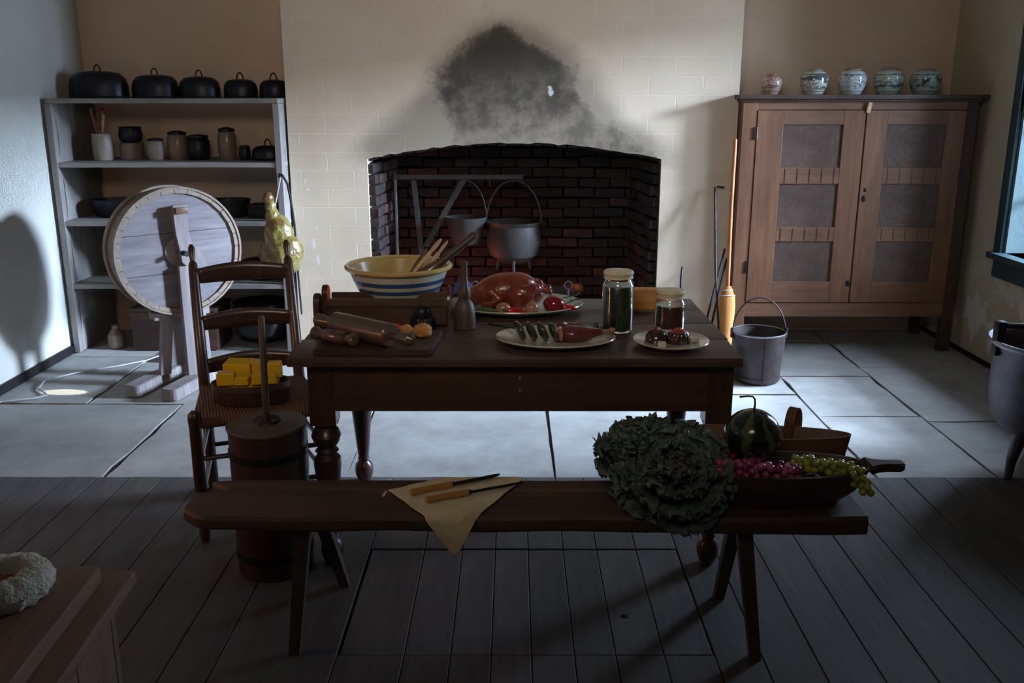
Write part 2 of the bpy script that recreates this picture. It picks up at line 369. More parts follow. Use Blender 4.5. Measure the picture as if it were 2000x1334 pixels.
# ------------------------------------------------------------------ mesh builder
class MB:
    def __init__(s): s.v = []; s.f = []; s.mi = []; s.cur = 0
    def _add(s, vs, fs):
        b = len(s.v); s.v += [tuple(v) for v in vs]
        for f in fs: s.f.append([b+i for i in f]); s.mi.append(s.cur)
        return s
    def box(s, x0, x1, y0, y1, z0, z1, bev=0, mtx=None):
        bm = bmesh.new(); bmesh.ops.create_cube(bm, size=1)
        for v in bm.verts:
            v.co = Vector(((x0+x1)/2 + v.co.x*(x1-x0), (y0+y1)/2 + v.co.y*(y1-y0), (z0+z1)/2 + v.co.z*(z1-z0)))
        if bev: bmesh.ops.bevel(bm, geom=bm.edges[:], offset=bev, segments=1 if bev < .004 else 2, affect='EDGES', profile=.6)
        if mtx is not None: bm.transform(mtx)
        return s.addbm(bm)
    def addbm(s, bm):
        bm.verts.index_update(); s._add([v.co for v in bm.verts], [[v.index for v in f.verts] for f in bm.faces]); bm.free(); return s
    def lathe(s, prof, n=32, c=(0,0,0), sx=1, sy=1, closed=False, flute=0, nf=0):
        vs = []; fs = []; m = len(prof)
        for i in range(n):
            a = 2*PI*i/n
            k = 1 + (flute*abs(math.sin(a*nf/2)) if flute else 0)
            for r, z in prof: vs.append((c[0]+r*k*sx*math.cos(a), c[1]+r*k*sy*math.sin(a), c[2]+z))
        for i in range(n):
            j = (i+1) % n
            for q in range(m-1): fs.append([i*m+q, j*m+q, j*m+q+1, i*m+q+1])
        if not closed:
            if prof[0][0] > 1e-6: fs.append([i*m for i in range(n)][::-1])
            if prof[-1][0] > 1e-6: fs.append([i*m+m-1 for i in range(n)])
        return s._add(vs, fs)
    def tube(s, pts, r, n=10, flat=1.0, cap=True):
        pts = [Vector(p) for p in pts]; rs = r if isinstance(r, (list, tuple)) else [r]*len(pts)
        vs = []; fs = []; up = Vector((0,0,1)); prev = None
        for i, p in enumerate(pts):
            d = (pts[min(i+1, len(pts)-1)] - pts[max(i-1, 0)]).normalized()
            if prev is None:
                u = d.cross(up); u = d.cross(Vector((1,0,0))) if u.length < .05 else u
            else: u = prev - d*prev.dot(d)
            u.normalize(); prev = u; v = d.cross(u)
            for k in range(n):
                a = 2*PI*k/n; vs.append(p + (u*math.cos(a)*flat + v*math.sin(a))*rs[i])
        for i in range(len(pts)-1):
            for k in range(n):
                l = (k+1) % n; fs.append([i*n+k, i*n+l, (i+1)*n+l, (i+1)*n+k])
        if cap: fs.append(list(range(n))[::-1]); fs.append([(len(pts)-1)*n+k for k in range(n)])
        return s._add(vs, fs)
    def prism(s, poly, axis, d0, d1, bev=0, mtx=None):
        bm = bmesh.new()
        def P(a, b, d): return {'x': (d, a, b), 'y': (a, d, b), 'z': (a, b, d)}[axis]
        A = [bm.verts.new(P(a, b, d0)) for a, b in poly]; B = [bm.verts.new(P(a, b, d1)) for a, b in poly]
        bm.faces.new(A[::-1]); bm.faces.new(B)
        for i in range(len(poly)):
            j = (i+1) % len(poly); bm.faces.new([A[i], A[j], B[j], B[i]])
        bmesh.ops.recalc_face_normals(bm, faces=bm.faces)
        if bev: bmesh.ops.bevel(bm, geom=[e for e in bm.edges], offset=bev, segments=2, affect='EDGES')
        if mtx is not None: bm.transform(mtx)
        return s.addbm(bm)
    def ball(s, c, r, sc=(1,1,1), rot=None, n=16, amp=0, fr=6, seed=0):
        vs = []; fs = []; m = n//2
        for i in range(m+1):
            th = PI*i/m
            for k in range(n):
                a = 2*PI*k/n; v = Vector((math.sin(th)*math.cos(a), math.sin(th)*math.sin(a), math.cos(th)))
                q = r*(1 + (amp*noise.noise(v*fr*.5 + Vector((seed, seed, 0))) if amp else 0))
                v = Vector((v.x*sc[0]*q, v.y*sc[1]*q, v.z*sc[2]*q))
                if rot is not None: v = rot @ v
                vs.append(v + Vector(c))
        for i in range(m):
            for k in range(n):
                l = (k+1) % n; fs.append([i*n+k, (i+1)*n+k, (i+1)*n+l, i*n+l])
        return s._add(vs, fs)
    def grid(s, fn, nu, nv):
        vs = [fn(i/nu, j/nv) for i in range(nu+1) for j in range(nv+1)]
        fs = [[i*(nv+1)+j, (i+1)*(nv+1)+j, (i+1)*(nv+1)+j+1, i*(nv+1)+j+1] for i in range(nu) for j in range(nv)]
        return s._add(vs, fs)
    def mesh(s, name, mats, ang=35, weld=False):
        me = bpy.data.meshes.new(name); me.from_pydata(s.v, [], s.f)
        mats = mats if isinstance(mats, (list, tuple)) else [mats]
        for m in mats: me.materials.append(m)
        if len(mats) > 1:
            for p, i in zip(me.polygons, s.mi): p.material_index = i
        bm = bmesh.new(); bm.from_mesh(me); bmesh.ops.remove_doubles(bm, verts=bm.verts, dist=1e-5)
        bmesh.ops.recalc_face_normals(bm, faces=bm.faces); bm.to_mesh(me); bm.free()
        for p in me.polygons: p.use_smooth = True
        me.set_sharp_from_angle(angle=R(ang)); me.update(); return me

def link(name, me, parent=None, loc=(0,0,0), rot=(0,0,0), scale=(1,1,1), label=None):
    o = bpy.data.objects.new(name, me); C.objects.link(o); o.parent = parent
    o.location = loc; o.rotation_euler = rot; o.scale = scale
    if label: o['label'] = label
    return o
def part(name, mb, mat, parent, loc=(0,0,0), rot=(0,0,0), ang=35, label=None):
    return link(name, mb.mesh(name, mat, ang), parent, loc, rot, label=label)
def thing(name, label, cat, loc=(0,0,0), rz=0, group=None):
    o = bpy.data.objects.new(name, None); C.objects.link(o); o.empty_display_size = .05
    o.location = loc; o.rotation_euler = rz if isinstance(rz, tuple) else (0, 0, rz)
    o['label'] = label; o['category'] = cat
    if group: o['group'] = group
    return o
def solo(name, mb, mat, label, cat, loc=(0,0,0), rot=(0,0,0), group=None, ang=35):
    o = link(name, mb.mesh(name, mat, ang), None, loc, rot); o['label'] = label; o['category'] = cat
    if group: o['group'] = group
    return o
def struct(name, mb, mat, loc=(0,0,0)):
    o = link(name, mb.mesh(name, mat), None, loc); o['kind'] = 'structure'; return o
def mod_sub(o, n=1):
    m = o.modifiers.new('s', 'SUBSURF'); m.levels = n; m.render_levels = n
def remesh(o, vox, smooth=4):
    m = o.modifiers.new('r', 'REMESH'); m.mode = 'VOXEL'; m.voxel_size = vox; m.use_smooth_shade = True
    k = o.modifiers.new('c', 'SMOOTH'); k.factor = .8; k.iterations = smooth

XL, XR, YB, YF, ZC = -2.69, 2.74, 6.0, -.6, 2.75
# ------------------------------------------------------------------ floor
fl = struct('floor', MB().box(XL-.1, XR+.1, YF-.1, 7, -.14, -.014), M['grout'])
def slab(poly, k):
    # poly corners in order; slightly irregular outline with chipped edges
    pts = []
    for i in range(len(poly)):
        a = Vector(poly[i]); b = Vector(poly[(i+1) % len(poly)]); L = (b-a).length; n = max(2, int(L/.12))
        nn = Vector((-(b-a).y, (b-a).x)).normalized()
        for q in range(n):
            p = a + (b-a)*q/n
            if q: p += nn*(abs(random.gauss(0, .0035)) + (.01 if random.random() < .07 else 0))
            pts.append((p.x, p.y))
    bm = bmesh.new(); vs = [bm.verts.new((x, y, 0)) for x, y in pts]; f = bm.faces.new(vs)
    if f.normal.z < 0: f.normal_flip()
    r = bmesh.ops.inset_region(bm, faces=[f], thickness=.006)
    for v in f.verts: v.co.z += .0
    for v in vs: v.co.z -= .006
    e = [x for x in bm.edges if x.is_boundary]
    r = bmesh.ops.extrude_edge_only(bm, edges=e)
    for v in [g for g in r['geom'] if isinstance(g, bmesh.types.BMVert)]: v.co.z -= .04
    mb = MB().addbm(bm)
    z = random.uniform(-.0015, .0015)
    part('flagstone', mb, M['stone'], fl, (0, 0, z), ang=25)
g = .0045
def rect(x0, x1, y0, y1):
    j = lambda: random.uniform(-.008, .008)
    slab([(x0+g+j(), y0+g), (x1-g+j(), y0+g), (x1-g+j(), y1-g+j()), (x0+g+j(), y1-g+j())], 0)
YS = 3.50
rows = [(XL, -1.68, [YS, 4.44]), (-1.68, -.69, [YS, 4.52]), (-.69, .17, [YS, 4.46]), (.17, 1.49, [YS, 4.6]), (1.49, 1.99, [YS, 4.255, 4.93, 5.7]), (1.99, XR, [YS, 4.18, 5.1, YB])]
for x0, x1, ys in rows:
    for a, b in zip(ys, ys[1:]): rect(x0, x1, a, b)
rect(XL, -2.17, 4.44, 5.33); rect(-2.17, -1.62, 4.44, 5.2); rect(XL, -1.9, 5.33, YB); rect(-2.17, -1.62, 5.2, 5.33) if False else None
rect(-1.62, -.69, 4.52, 5.3); rect(-1.9, -.95, 5.3, YB); rect(-.69, .17, 4.46, 5.45); rect(.17, 1.49, 4.6, 5.4)
rect(-.95, -.05, 5.45, 6.4); rect(-.05, .95, 5.45, 6.4); rect(.95, 1.49, 5.4, YB); rect(1.49, 1.99, 5.7, YB)
# floorboards
TX0, TX1, TY0, TY1 = -.492, .560, 2.257, 2.880
xs = [XL]
while xs[-1] < TX0 - .2: xs.append(xs[-1] + random.uniform(.125, .168))
xs[-1] = TX0 - .0
trap_x = [TX0, -.305, -.175, -.062, .05, .17, .285, .42, TX1]
xs = [x for x in xs if x < TX0-.05] + [TX0] + trap_x[1:]
while xs[-1] < XR - .17: xs.append(xs[-1] + random.uniform(.125, .168))
xs.append(XR)
def plank(x0, x1, y0, y1, parent=None, z=0, name='plank'):
    e = .0016
    mb = MB().box(x0+e-(x0+x1)/2, x1-e-(x0+x1)/2, y0+e-(y0+y1)/2, y1-e-(y0+y1)/2, -.03, 0, .0015)
    o = part(name, mb, M['board'], parent or fl, ((x0+x1)/2, (y0+y1)/2, z + random.uniform(-.0008, .0008)))
for x0, x1 in zip(xs, xs[1:]):
    if x0 >= TX0-.001 and x1 <= TX1+.001:
        plank(x0, x1, YF, TY0); plank(x0, x1, TY1, YS)
    else: 
        if x1-x0 > .01: plank(x0, x1, YF, YS)
tr = thing('trapdoor', 'flush wooden trapdoor cut into the floorboards below the bench', 'trapdoor', (0,0,0))
for x0, x1 in zip(trap_x, trap_x[1:]):
    e = .007 if x0 == TX0 else 0
    plank(x0+e, x1-(.002 if x1 == TX1 else 0), TY0+.002, TY1-.002, tr, -.003)
solo('floor_knot', MB().lathe([(.0,.0015),(.012,.001),(.014,0)], 12, sy=.8), M['iron'], 'small dark round spot on the trapdoor boards', 'nail', (.335, 2.46, -.002))

# ------------------------------------------------------------------ walls
TH = .25
struct('wall_left', MB().box(XL-TH, XL, YF, YB+TH, -.1, ZC), M['wall_white'])
WY0, WY1, WZ0, WZ1 = 4.12, 5.11, .66, 2.15
WT = .38
wr = MB()
wr.box(XR, XR+WT, YF, WY0, -.1, ZC).box(XR, XR+WT, WY1, YB+TH, -.1, ZC).box(XR, XR+WT, WY0, WY1, -.1, WZ0).box(XR, XR+WT, WY0, WY1, WZ1, ZC)
struct('wall_right', wr, M['wall_right'])
struct('wall_front', MB().box(XL-TH, XR+WT, YF-.2, YF, -.1, ZC), M['wall_white'])
struct('ceiling', MB().box(XL-TH, XR+WT, YF-.2, 7.1, ZC, ZC+.1), M['ceiling'])
bk = MB(); bk.box(XL, -.9, YB, YB+TH, -.1, ZC).box(.9, XR, YB, YB+TH, -.1, ZC).box(-.9, .9, YB, YB+TH, 1.3, ZC)
struct('wall_back', bk, M['wall_back'])
# baseboards (dark tarred strip at floor)
struct('baseboard_left', MB().box(XL, XL+.018, 3.5, YB, -.01, .045, .003), M['iron'])
struct('baseboard_right', MB().box(XR-.014, XR, 3.5, YB, -.01, .022, .003), M['iron'])
# chimney breast with segmental arch
BX0, BX1, BY = -1.328, 1.312, 5.55
AX0, AX1, AZ0, AZ1 = -.867, .875, 1.145, 1.240
def arch_z(x):
    t = (x-AX0)/(AX1-AX0)*2-1
    rr = (( (AX1-AX0)/2)**2 + (AZ1-AZ0)**2)/(2*(AZ1-AZ0)); 
    return AZ1 - rr + math.sqrt(max(rr*rr - (t*(AX1-AX0)/2)**2, 0))
NA = 40
arc = [(AX0+(AX1-AX0)*i/NA, arch_z(AX0+(AX1-AX0)*i/NA) + (random.uniform(-.005,.005) if 0 < i < NA else 0)) for i in range(NA+1)]
outl = [(BX0, -.1), (AX0, -.1)] + arc + [(AX1, -.1), (BX1, -.1), (BX1, ZC), (BX0, ZC)]
mb = MB().prism(outl, 'y', BY, BY+.22)
mb.box(BX0, AX0-.15, BY+.22, YB, -.1, ZC).box(AX1+.15, BX1, BY+.22, YB, -.1, ZC)
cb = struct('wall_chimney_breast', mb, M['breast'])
# firebox: soot shell with individual bricks
fb = MB()
FBY = 6.18; FX = .80
fb.box(-.95, .95, FBY+.05, FBY+.15, -.05, 2.2)
fb.prism([(AX0-.12, BY+.02), (AX0-.045, BY+.02), (-FX-.05, FBY+.1), (-FX-.12, FBY+.1)], 'z', -.05, 1.12)
fb.prism([(AX1+.12, BY+.02), (AX1+.045, BY+.02), (FX+.05, FBY+.1), (FX+.12, FBY+.1)], 'z', -.05, 1.12)
fb.box(-.95, .95, BY+.22, FBY+.1, 1.62, 1.7).box(-.95,-.93, BY+.2, FBY+.1, 1.1, 1.7).box(.93,.95, BY+.2, FBY+.1, 1.1, 1.7)
fbx = struct('wall_firebox', fb, M['soot'])
BW, BH = .205, .066
bmeshes = []
for k in range(4):
    m_ = MB().box(-BW/2+.006, BW/2-.006, -.05, .02, -BH/2+.005, BH/2-.005, .006)
    m_.v = [(x+random.uniform(-.003,.003), y+random.uniform(-.004,.004), z+random.uniform(-.002,.002)) for x, y, z in m_.v]
    bmeshes.append(m_.mesh('brick', M['brick'] if k < 3 else M['brick2'], 30))
half = MB().box(-BW/4+.006, BW/4-.006, -.05, .02, -BH/2+.005, BH/2-.005, .006).mesh('brick', M['brick'], 30)
def brick_wall(p0, p1, z0, z1, nface):
    d = (Vector(p1)-Vector(p0)); L = d.length; d.normalize(); ang = math.atan2(d.y, d.x)
    r = 0; z = z0 + BH/2
    while z < z1:
        x = -BW/2 if r % 2 else 0
        while x < L-.02:
            a, b = max(x, 0), min(x+BW, L)
            if b-a > .04:
                me = half if (b-a) < BW*.7 else random.choice(bmeshes)
                c = Vector(p0) + d*((a+b)/2)
                link('brick', me, fbx, (c.x + nface[0]*random.uniform(-.013,.012), c.y + nface[1]*random.uniform(-.013,.012), z + random.uniform(-.004,.004)),
                     (0, random.uniform(-.03,.03), ang + random.uniform(-.05,.05)), ((b-a)/(BW if me is not half else BW/2), 1, 1))
            x += BW
        z += BH; r += 1
brick_wall((-FX, FBY), (FX, FBY), 0, 1.26, (0,1))
brick_wall((AX0-.004, BY+.018), (-FX-.01, FBY-.03), 0, 1.12, (1,0))
brick_wall((FX+.01, FBY-.03), (AX1+.004, BY+.018), 0, 1.12, (1,0))
# bricks of the arch soffit
vm = MB().box(-.03, .03, -.1, .1, -.02, .045, .005).mesh('brick', M['brick'], 30)
nv = 25
for i in range(nv):
    x = AX0 + .03 + (AX1-AX0-.06)*i/(nv-1); dx = .01
    sl_ = math.atan2(arch_z(x+dx)-arch_z(x-dx), 2*dx)
    link('brick', vm, fbx, (x, BY+.14, arch_z(x)+.004+random.uniform(-.004,.004)), (0, -sl_, 0))

# window on the right
wn = thing('window_1', 'x', 'x'); del wn['label']; del wn['category']; wn['kind'] = 'structure'
f_ = MB(); fw = .075
# dark teal casing on the wall face
f_.box(XR-.025, XR, WY1, WY1+fw, WZ0-.02, WZ1+fw, .004).box(XR-.025, XR, WY0-fw, WY0, WZ0-.02, WZ1+fw, .004).box(XR-.025, XR, WY0, WY1, WZ1, WZ1+fw, .004)
part('window_frame', f_, M['teal'], wn)
part('window_sill', MB().box(XR-.07, XR+WT-.06, WY0-.06, WY1+.06, WZ0-.035, WZ0, .004).box(XR-.03, XR, WY0-.05, WY1+.05, WZ0-.14, WZ0-.035, .004), M['teal'], wn)
rv = MB().box(XR+.002, XR+WT, WY1-.012, WY1+.0, WZ0, WZ1).box(XR+.002, XR+WT, WY0, WY0+.012, WZ0, WZ1).box(XR+.002, XR+WT, WY0, WY1, WZ1-.012, WZ1)
part('window_reveal', rv, M['reveal'], wn)
sx = XR+WT-.09
sash = MB()
for y in (WY0+.03, (WY0+WY1)/2, WY1-.03): sash.box(sx, sx+.035, y-.018, y+.018, WZ0, WZ1-.012, .003)
for z in (WZ0+.03, WZ0+.38, WZ0+.75, WZ0+1.1, WZ1-.035): sash.box(sx, sx+.035, WY0+.012, WY1-.012, z-.014, z+.014, .003)
part('sash', sash, M['teal'], wn)
for a, b in ((WY0+.03, (WY0+WY1)/2), ((WY0+WY1)/2, WY1-.03)):
    for z0_, z1_ in ((.03,.38),(.38,.75),(.75,1.1),(1.1,1.455)):
        part('pane', MB().box(sx+.015, sx+.019, a+.018, b-.018, WZ0+z0_+.012, WZ0+z1_-.012), M['pane'], wn)

# ------------------------------------------------------------------ table
TZ = .735; TYF, TYB = 2.69, 3.55; TXL, TXR_ = -.69, .70
tb = thing('kitchen_table', 'long dark wooden kitchen table with turned legs, set with food', 'table', (0,0,0))
ys = [TYF, 2.92, 3.14, 3.35, TYB]
for i, (a, b) in enumerate(zip(ys, ys[1:])):
    part('top_board', MB().box(TXL+random.uniform(-.004,.004), TXR_+random.uniform(-.004,.004), a+.0015, b-.0015, TZ-.03, TZ-random.uniform(0,.0012), .004), M['darkwood'], tb)
part('apron', MB().box(-.60, .64, 2.745, 2.77, .545, TZ-.03, .002), M['apron'], tb)
part('apron', MB().box(-.60, .64, 3.475, 3.50, .545, TZ-.03, .002), M['apron'], tb)
part('apron', MB().box(-.64, -.615, 2.79, 3.46, .545, TZ-.03, .002), M['apron'], tb)
part('apron', MB().box(.655, .68, 2.79, 3.46, .545, TZ-.03, .002), M['apron'], tb)
legprof = [(.0,0),(.014,0),(.020,.006),(.028,.03),(.031,.05),(.028,.075),(.016,.092),(.020,.10),(.017,.108),(.022,.16),(.031,.28),(.037,.355),(.036,.375),(.024,.392),(.032,.40),(.024,.412),(.034,.43),(.040,.452),(.034,.472),(.026,.482),(.034,.492),(.036,.50),(.0,.50)]
for x in (-.602, .645):
    for y in (2.785, 3.46):
        l = MB().lathe([(a*1.2, b) for a, b in legprof], 24).box(-.041, .041, -.041, .041, .495, TZ-.03, .003)
        part('leg', l, M['darkwood_z'], tb, (x, y, 0))
for x, z in ((.02, .655), (.02, .615)):
    part('peg', MB().lathe([(0,.003),(.004,.003),(.005,0)], 8), M['onion'], tb, (x, 2.745, z), (R(90),0,0))

# ------------------------------------------------------------------ bench
bn = thing('bench', 'long rough dark plank bench on splayed legs in front of the table', 'bench', (0,0,0))
BZ = .42
def benchtop(y0, y1, x0, x1, th, zt=BZ, n=46, seed=0):
    bm = bmesh.new(); rings = []
    for i in range(n+1):
        t = i/n; x = x0 + (x1-x0)*t
        w0 = y0 + .012*noise.noise(Vector((x*2.5, seed, 0))) ; w1 = y1 + .004*noise.noise(Vector((x*3, seed+5, 0)))
        tt = th*(1 + .22*noise.noise(Vector((x*3, seed+9, 1)))) * (.72 + .28*t)
        e = .0
        if t < .03: e = .05*(1-t/.03)
        zt_ = zt + .002*noise.noise(Vector((x*4, 3, seed)))
        c = .009
        sect = [(w0+c+e, zt_-tt), (w0+e, zt_-tt+c), (w0+e, zt_-c), (w0+c+e, zt_), (w1-c-e*.2, zt_), (w1-e*.2, zt_-c), (w1-e*.2, zt_-tt+c), (w1-c-e*.2, zt_-tt)]
        rings.append([bm.verts.new((x, y, z)) for y, z in sect])
    for a, b in zip(rings, rings[1:]):
        for k in range(8): bm.faces.new([a[k], a[(k+1)%8], b[(k+1)%8], b[k]])
    bm.faces.new(rings[0]); bm.faces.new(rings[-1][::-1])
    return MB().addbm(bm)
part('bench_top', benchtop(2.245, 2.425, -.895, .945, .052, seed=1), M['bench'], bn)
part('bench_top', benchtop(2.432, 2.505, -.875, .935, .045, zt=BZ-.001, seed=3), M['bench'], bn)
def bar(p0, p1, w0, d0, w1, d1):
    p0 = Vector(p0); p1 = Vector(p1); vs = []
    for p, w_, d_ in ((p0, w0, d0), (p1, w1, d1)):
        vs += [(p.x-w_, p.y-d_, p.z), (p.x+w_, p.y-d_, p.z), (p.x+w_, p.y+d_, p.z), (p.x-w_, p.y+d_, p.z)]
    return MB()._add(vs, [[3,2,1,0],[4,5,6,7],[0,1,5,4],[1,2,6,5],[2,3,7,6],[3,0,4,7]])
for a, b in (((-.61,2.262,0), (-.575,2.32,.375)), ((-.535,2.635,0), (-.565,2.43,.375)), ((.668,2.245,0), (.63,2.32,.375)), ((.635,2.56,0), (.645,2.43,.375))):
    part('leg', bar(a, b, .015, .013, .021, .02), M['bench_z'], bn)

# ------------------------------------------------------------------ chair
ch = thing('ladderback_chair', 'dark ladderback chair with a woven rush seat and turned posts, left of the table', 'chair', (-.932, 3.19, 0), R(20))
for sx_ in (-1, 1):
    part('front_leg', MB().lathe([(0,0),(.013,0),(.017,.02),(.019,.05),(.015,.062),(.021,.075),(.021,.43),(.023,.455),(.021,.472),(.012,.482),(0,.484)], 16), M['darkwood_z'], ch, (sx_*.222, -.2, 0))
    pts = []; rs = []
    for z, dy, r in [(0,.235,.013),(.03,.232,.018),(.06,.23,.021),(.25,.215,.021),(.44,.205,.0215),(.6,.25,.021),(.75,.31,.020),(.86,.36,.018),(.885,.372,.016),(.895,.376,.009),(.91,.382,.011),(.93,.39,.0135),(.945,.397,.012),(.955,.40,.006)]:
        pts.append((sx_*(.176+.002*max(0,(z-.44))/.5), dy, z)); rs.append(r)
    part('back_post', MB().tube(pts, rs, 14), M['darkwood_z'], ch)
def slat(z, h, yy):
    n = 14
    def fn(u, v):
        x = -.172 + .344*u; arch = .018*math.sin(PI*u)
        return (x, yy + .022*math.sin(PI*u) + .0, z + (h+arch)*v)
    m_ = MB().grid(fn, n, 3); o = part('slat', m_, M['darkwood_z'], ch)
    md = o.modifiers.new('t', 'SOLIDIFY'); md.thickness = .009; md.offset = 0
slat(.812, .055, .345); slat(.645, .052, .27); slat(.49, .05, .222)
st = MB()
def seatf(u, v):
    t = v*2-1; w_ = .18 + (.222-.18)*(1-v)
    x = (u*2-1)*(w_+.008); y = -.2 + .4*v
    s_ = (abs(u*2-1)); q = abs(t)
    return (x, y, .452 - .02*(1-max(s_, q)**2))
st.grid(seatf, 20, 20)
o = part('rush_seat', st, M['rush'], ch); md = o.modifiers.new('t', 'SOLIDIFY'); md.thickness = .035; md.offset = -.9
for z in (.16, .28):
    part('rung', MB().tube([(-.22,-.2,z+.03),(.22,-.2,z+.03)], .009, 8), M['darkwood_z'], ch)
    for s_ in (-1,1): part('rung', MB().tube([(s_*.222,-.2,z),(s_*.176,.22,z)], .009, 8), M['darkwood_z'], ch)
part('rung', MB().tube([(-.176,.225,.2),(.176,.225,.2)], .009, 8), M['darkwood_z'], ch)

# pan of butter on the chair
pan = thing('oval_box', 'dark oval wooden box heaped with butter on the rush seat', 'box', (-.945, 3.165, .443), R(8))
part('box_body', MB().lathe([(0,.004),(.125,.004),(.128,0),(.135,.01),(.135,.072),(.129,.072),(.129,.012),(0,.012)], 40, sy=.62), M['churn'], pan)
part('box_band', MB().lathe([(.1352,.05),(.138,.05),(.138,.073),(.1352,.073)], 40, sy=.62, closed=True), M['masher'], pan)
def butter(lbl, x, y, z, sx_, sy_, sz_, rz, rx=0):
    m_ = MB().box(-sx_/2, sx_/2, -sy_/2, sy_/2, 0, sz_, .003)
    solo('butter_block', m_, M['butter'], lbl, 'butter', (x, y, z), (rx, 0, rz), 'butter blocks heaped in the box on the chair')
bz = .518
fill = MB().box(-.10,.10,-.05,.05,0,.055,.006)
solo('butter_block', fill, M['butter'], 'wide flat butter slab lying deepest inside the oval box', 'butter', (-.945, 3.165, .458), (0,0,R(8)), 'butter blocks heaped in the box on the chair')
butter('large upright butter block at the front left of the heap', -1.015, 3.115, bz, .062, .05, .045, R(8))
butter('small low butter block between the front left and front right blocks', -.958, 3.115, bz, .046, .045, .030, R(4))
butter('wide butter block at the front right of the heap, behind the churn rod', -.885, 3.13, bz, .085, .045, .036, R(12))
butter('widest tilted butter block lying at the back left of the heap', -.995, 3.215, bz+.006, .10, .07, .052, R(-4), R(6))
butter('short butter block standing in the middle of the heap at the back', -.925, 3.2, bz+.002, .042, .05, .062, R(16))
butter('squarish butter block at the back right edge of the heap', -.865, 3.205, bz+.002, .05, .045, .054, R(10))

# churn
cu = thing('butter_churn', 'tall dark cylindrical butter churn with a plunger rod, behind the bench by the chair', 'churn', (-.785, 2.765, 0))
part('churn_body', MB().lathe([(0,0),(.118,0),(.121,.01),(.121,.49),(.112,.49),(.112,.02),(0,.02)], 40), M['churn'], cu)
for z in (.06, .22, .40): part('hoop', MB().lathe([(.1212,z),(.1245,z),(.1245,z+.022),(.1212,z+.022)], 40, closed=True), M['iron'], cu)
part('lid', MB().lathe([(.02,.508),(.04,.508),(.046,.504),(.125,.500),(.127,.494),(.125,.488),(.018,.488),(.018,.504)], 40, closed=True), M['churn_lid'], cu)
part('lid_collar', MB().lathe([(.014,.505),(.03,.51),(.042,.512),(.045,.505)], 24, closed=True), M['iron'], cu)
part('plunger_rod', MB().tube([(0,0,.03),(.0,0,.5),(.004,.01,.84),(.004,.01,.848)], [.011,.011,.0105,.006], 14), M['masher'], cu)

# ------------------------------------------------------------------ bowl and contents
BWX, BWY = -.418, 3.315
bo = thing('mixing_bowl', 'large yellow mixing bowl with blue and white bands on the table', 'bowl', (BWX, BWY, TZ))
part('bowl_body', MB().lathe([(0,.004),(.085,.004),(.09,0),(.098,.004),(.10,.012),(.125,.045),(.150,.09),(.168,.13),(.178,.160),(.186,.165),(.186,.168),(.172,.168),(.158,.13),(.14,.09),(.115,.05),(.09,.022),(0,.016)], 56), M['bowl'], bo)
part('rim', MB().lathe([(.180,.162),(.190,.163),(.196,.169),(.196,.176),(.190,.181),(.180,.180),(.174,.174),(.174,.166)], 56, closed=True), M['ochre'], bo)
part('bowl_lining', MB().lathe([(0,.0175),(.089,.0235),(.1135,.052),(.1385,.092),(.1565,.132),(.1715,.17)], 56, closed=True), M['cream'], bo)
part('bowl_lining', MB(), M['cream'], bo) if False else None
def stick(name, lbl, cat, p0, p1, r0, r1, mat, flat=1.0, n=14, endk=None, group=None):
    d = (Vector(p1)-Vector(p0)); pts = []; rs = []
    for t in [0,.02,.2,.4,.6,.8,.96,.99,1]:
        r = r0 + (r1-r0)*t
        if t in (0,1): r *= .55
        if t == .99: r *= .9
        pts.append(Vector((0,0,0)) + d*t); rs.append(r)
    return solo(name, MB().tube(pts, rs, n, flat), mat, lbl, cat, p0, group=group)
def BP(x, y, z): return (BWX+x, BWY+y, TZ+z)
ml = thing('wooden_pestle', 'thick dark grey wooden pestle leaning out of the bowl to the right', 'pestle', BP(-.03,-.02,.045))
d = Vector((.315, .035, .243)); 
pts = [d*t for t in (0,.03,.1,.25,.42,.5,.55,.7,.85,.97,1.0)]
part('pestle_head', MB().tube(pts[:7], [.012,.024,.028,.029,.027,.022,.016], 16), M['pinwood'], ml)
part('handle', MB().tube(pts[6:], [.015,.0145,.0145,.015,.008], 16), M['masher'], ml)
def spoon(lbl, p0, p1, mat, k):
    p0 = Vector(p0); p1 = Vector(p1); d = p1-p0
    t = thing('wooden_spoon', lbl, 'spoon', p0, group=None)
    q = d.to_track_quat('Z', 'Y')
    hd = MB().tube([(0,0,0),(0,0,d.length*.78),(0,0,d.length*.82)], [.008,.0105,.011], 12, .8)
    part('handle', hd, mat, t, rot=q.to_euler())
    bl = MB().ball((0,0,d.length*.9), 1, (.02*k, .006, d.length*.13), n=16)
    part('blade', bl, mat, t, rot=q.to_euler())
spoon('pale wooden paddle with a white tip leaning in the bowl, nearest its middle', BP(-.045,-.05,.03), BP(.150,.02,.262), M['palewood'], .9)
spoon('pale wooden paddle leaning in the bowl close beside the thick pestle', BP(-.0,.05,.03), BP(.172,.05,.250), M['palewood'], .75)
spoon('brown wooden spoon half hidden behind the pale paddles in the bowl', BP(-.02,.085,.04), BP(.09,.1,.215), M['midwood'], .8)

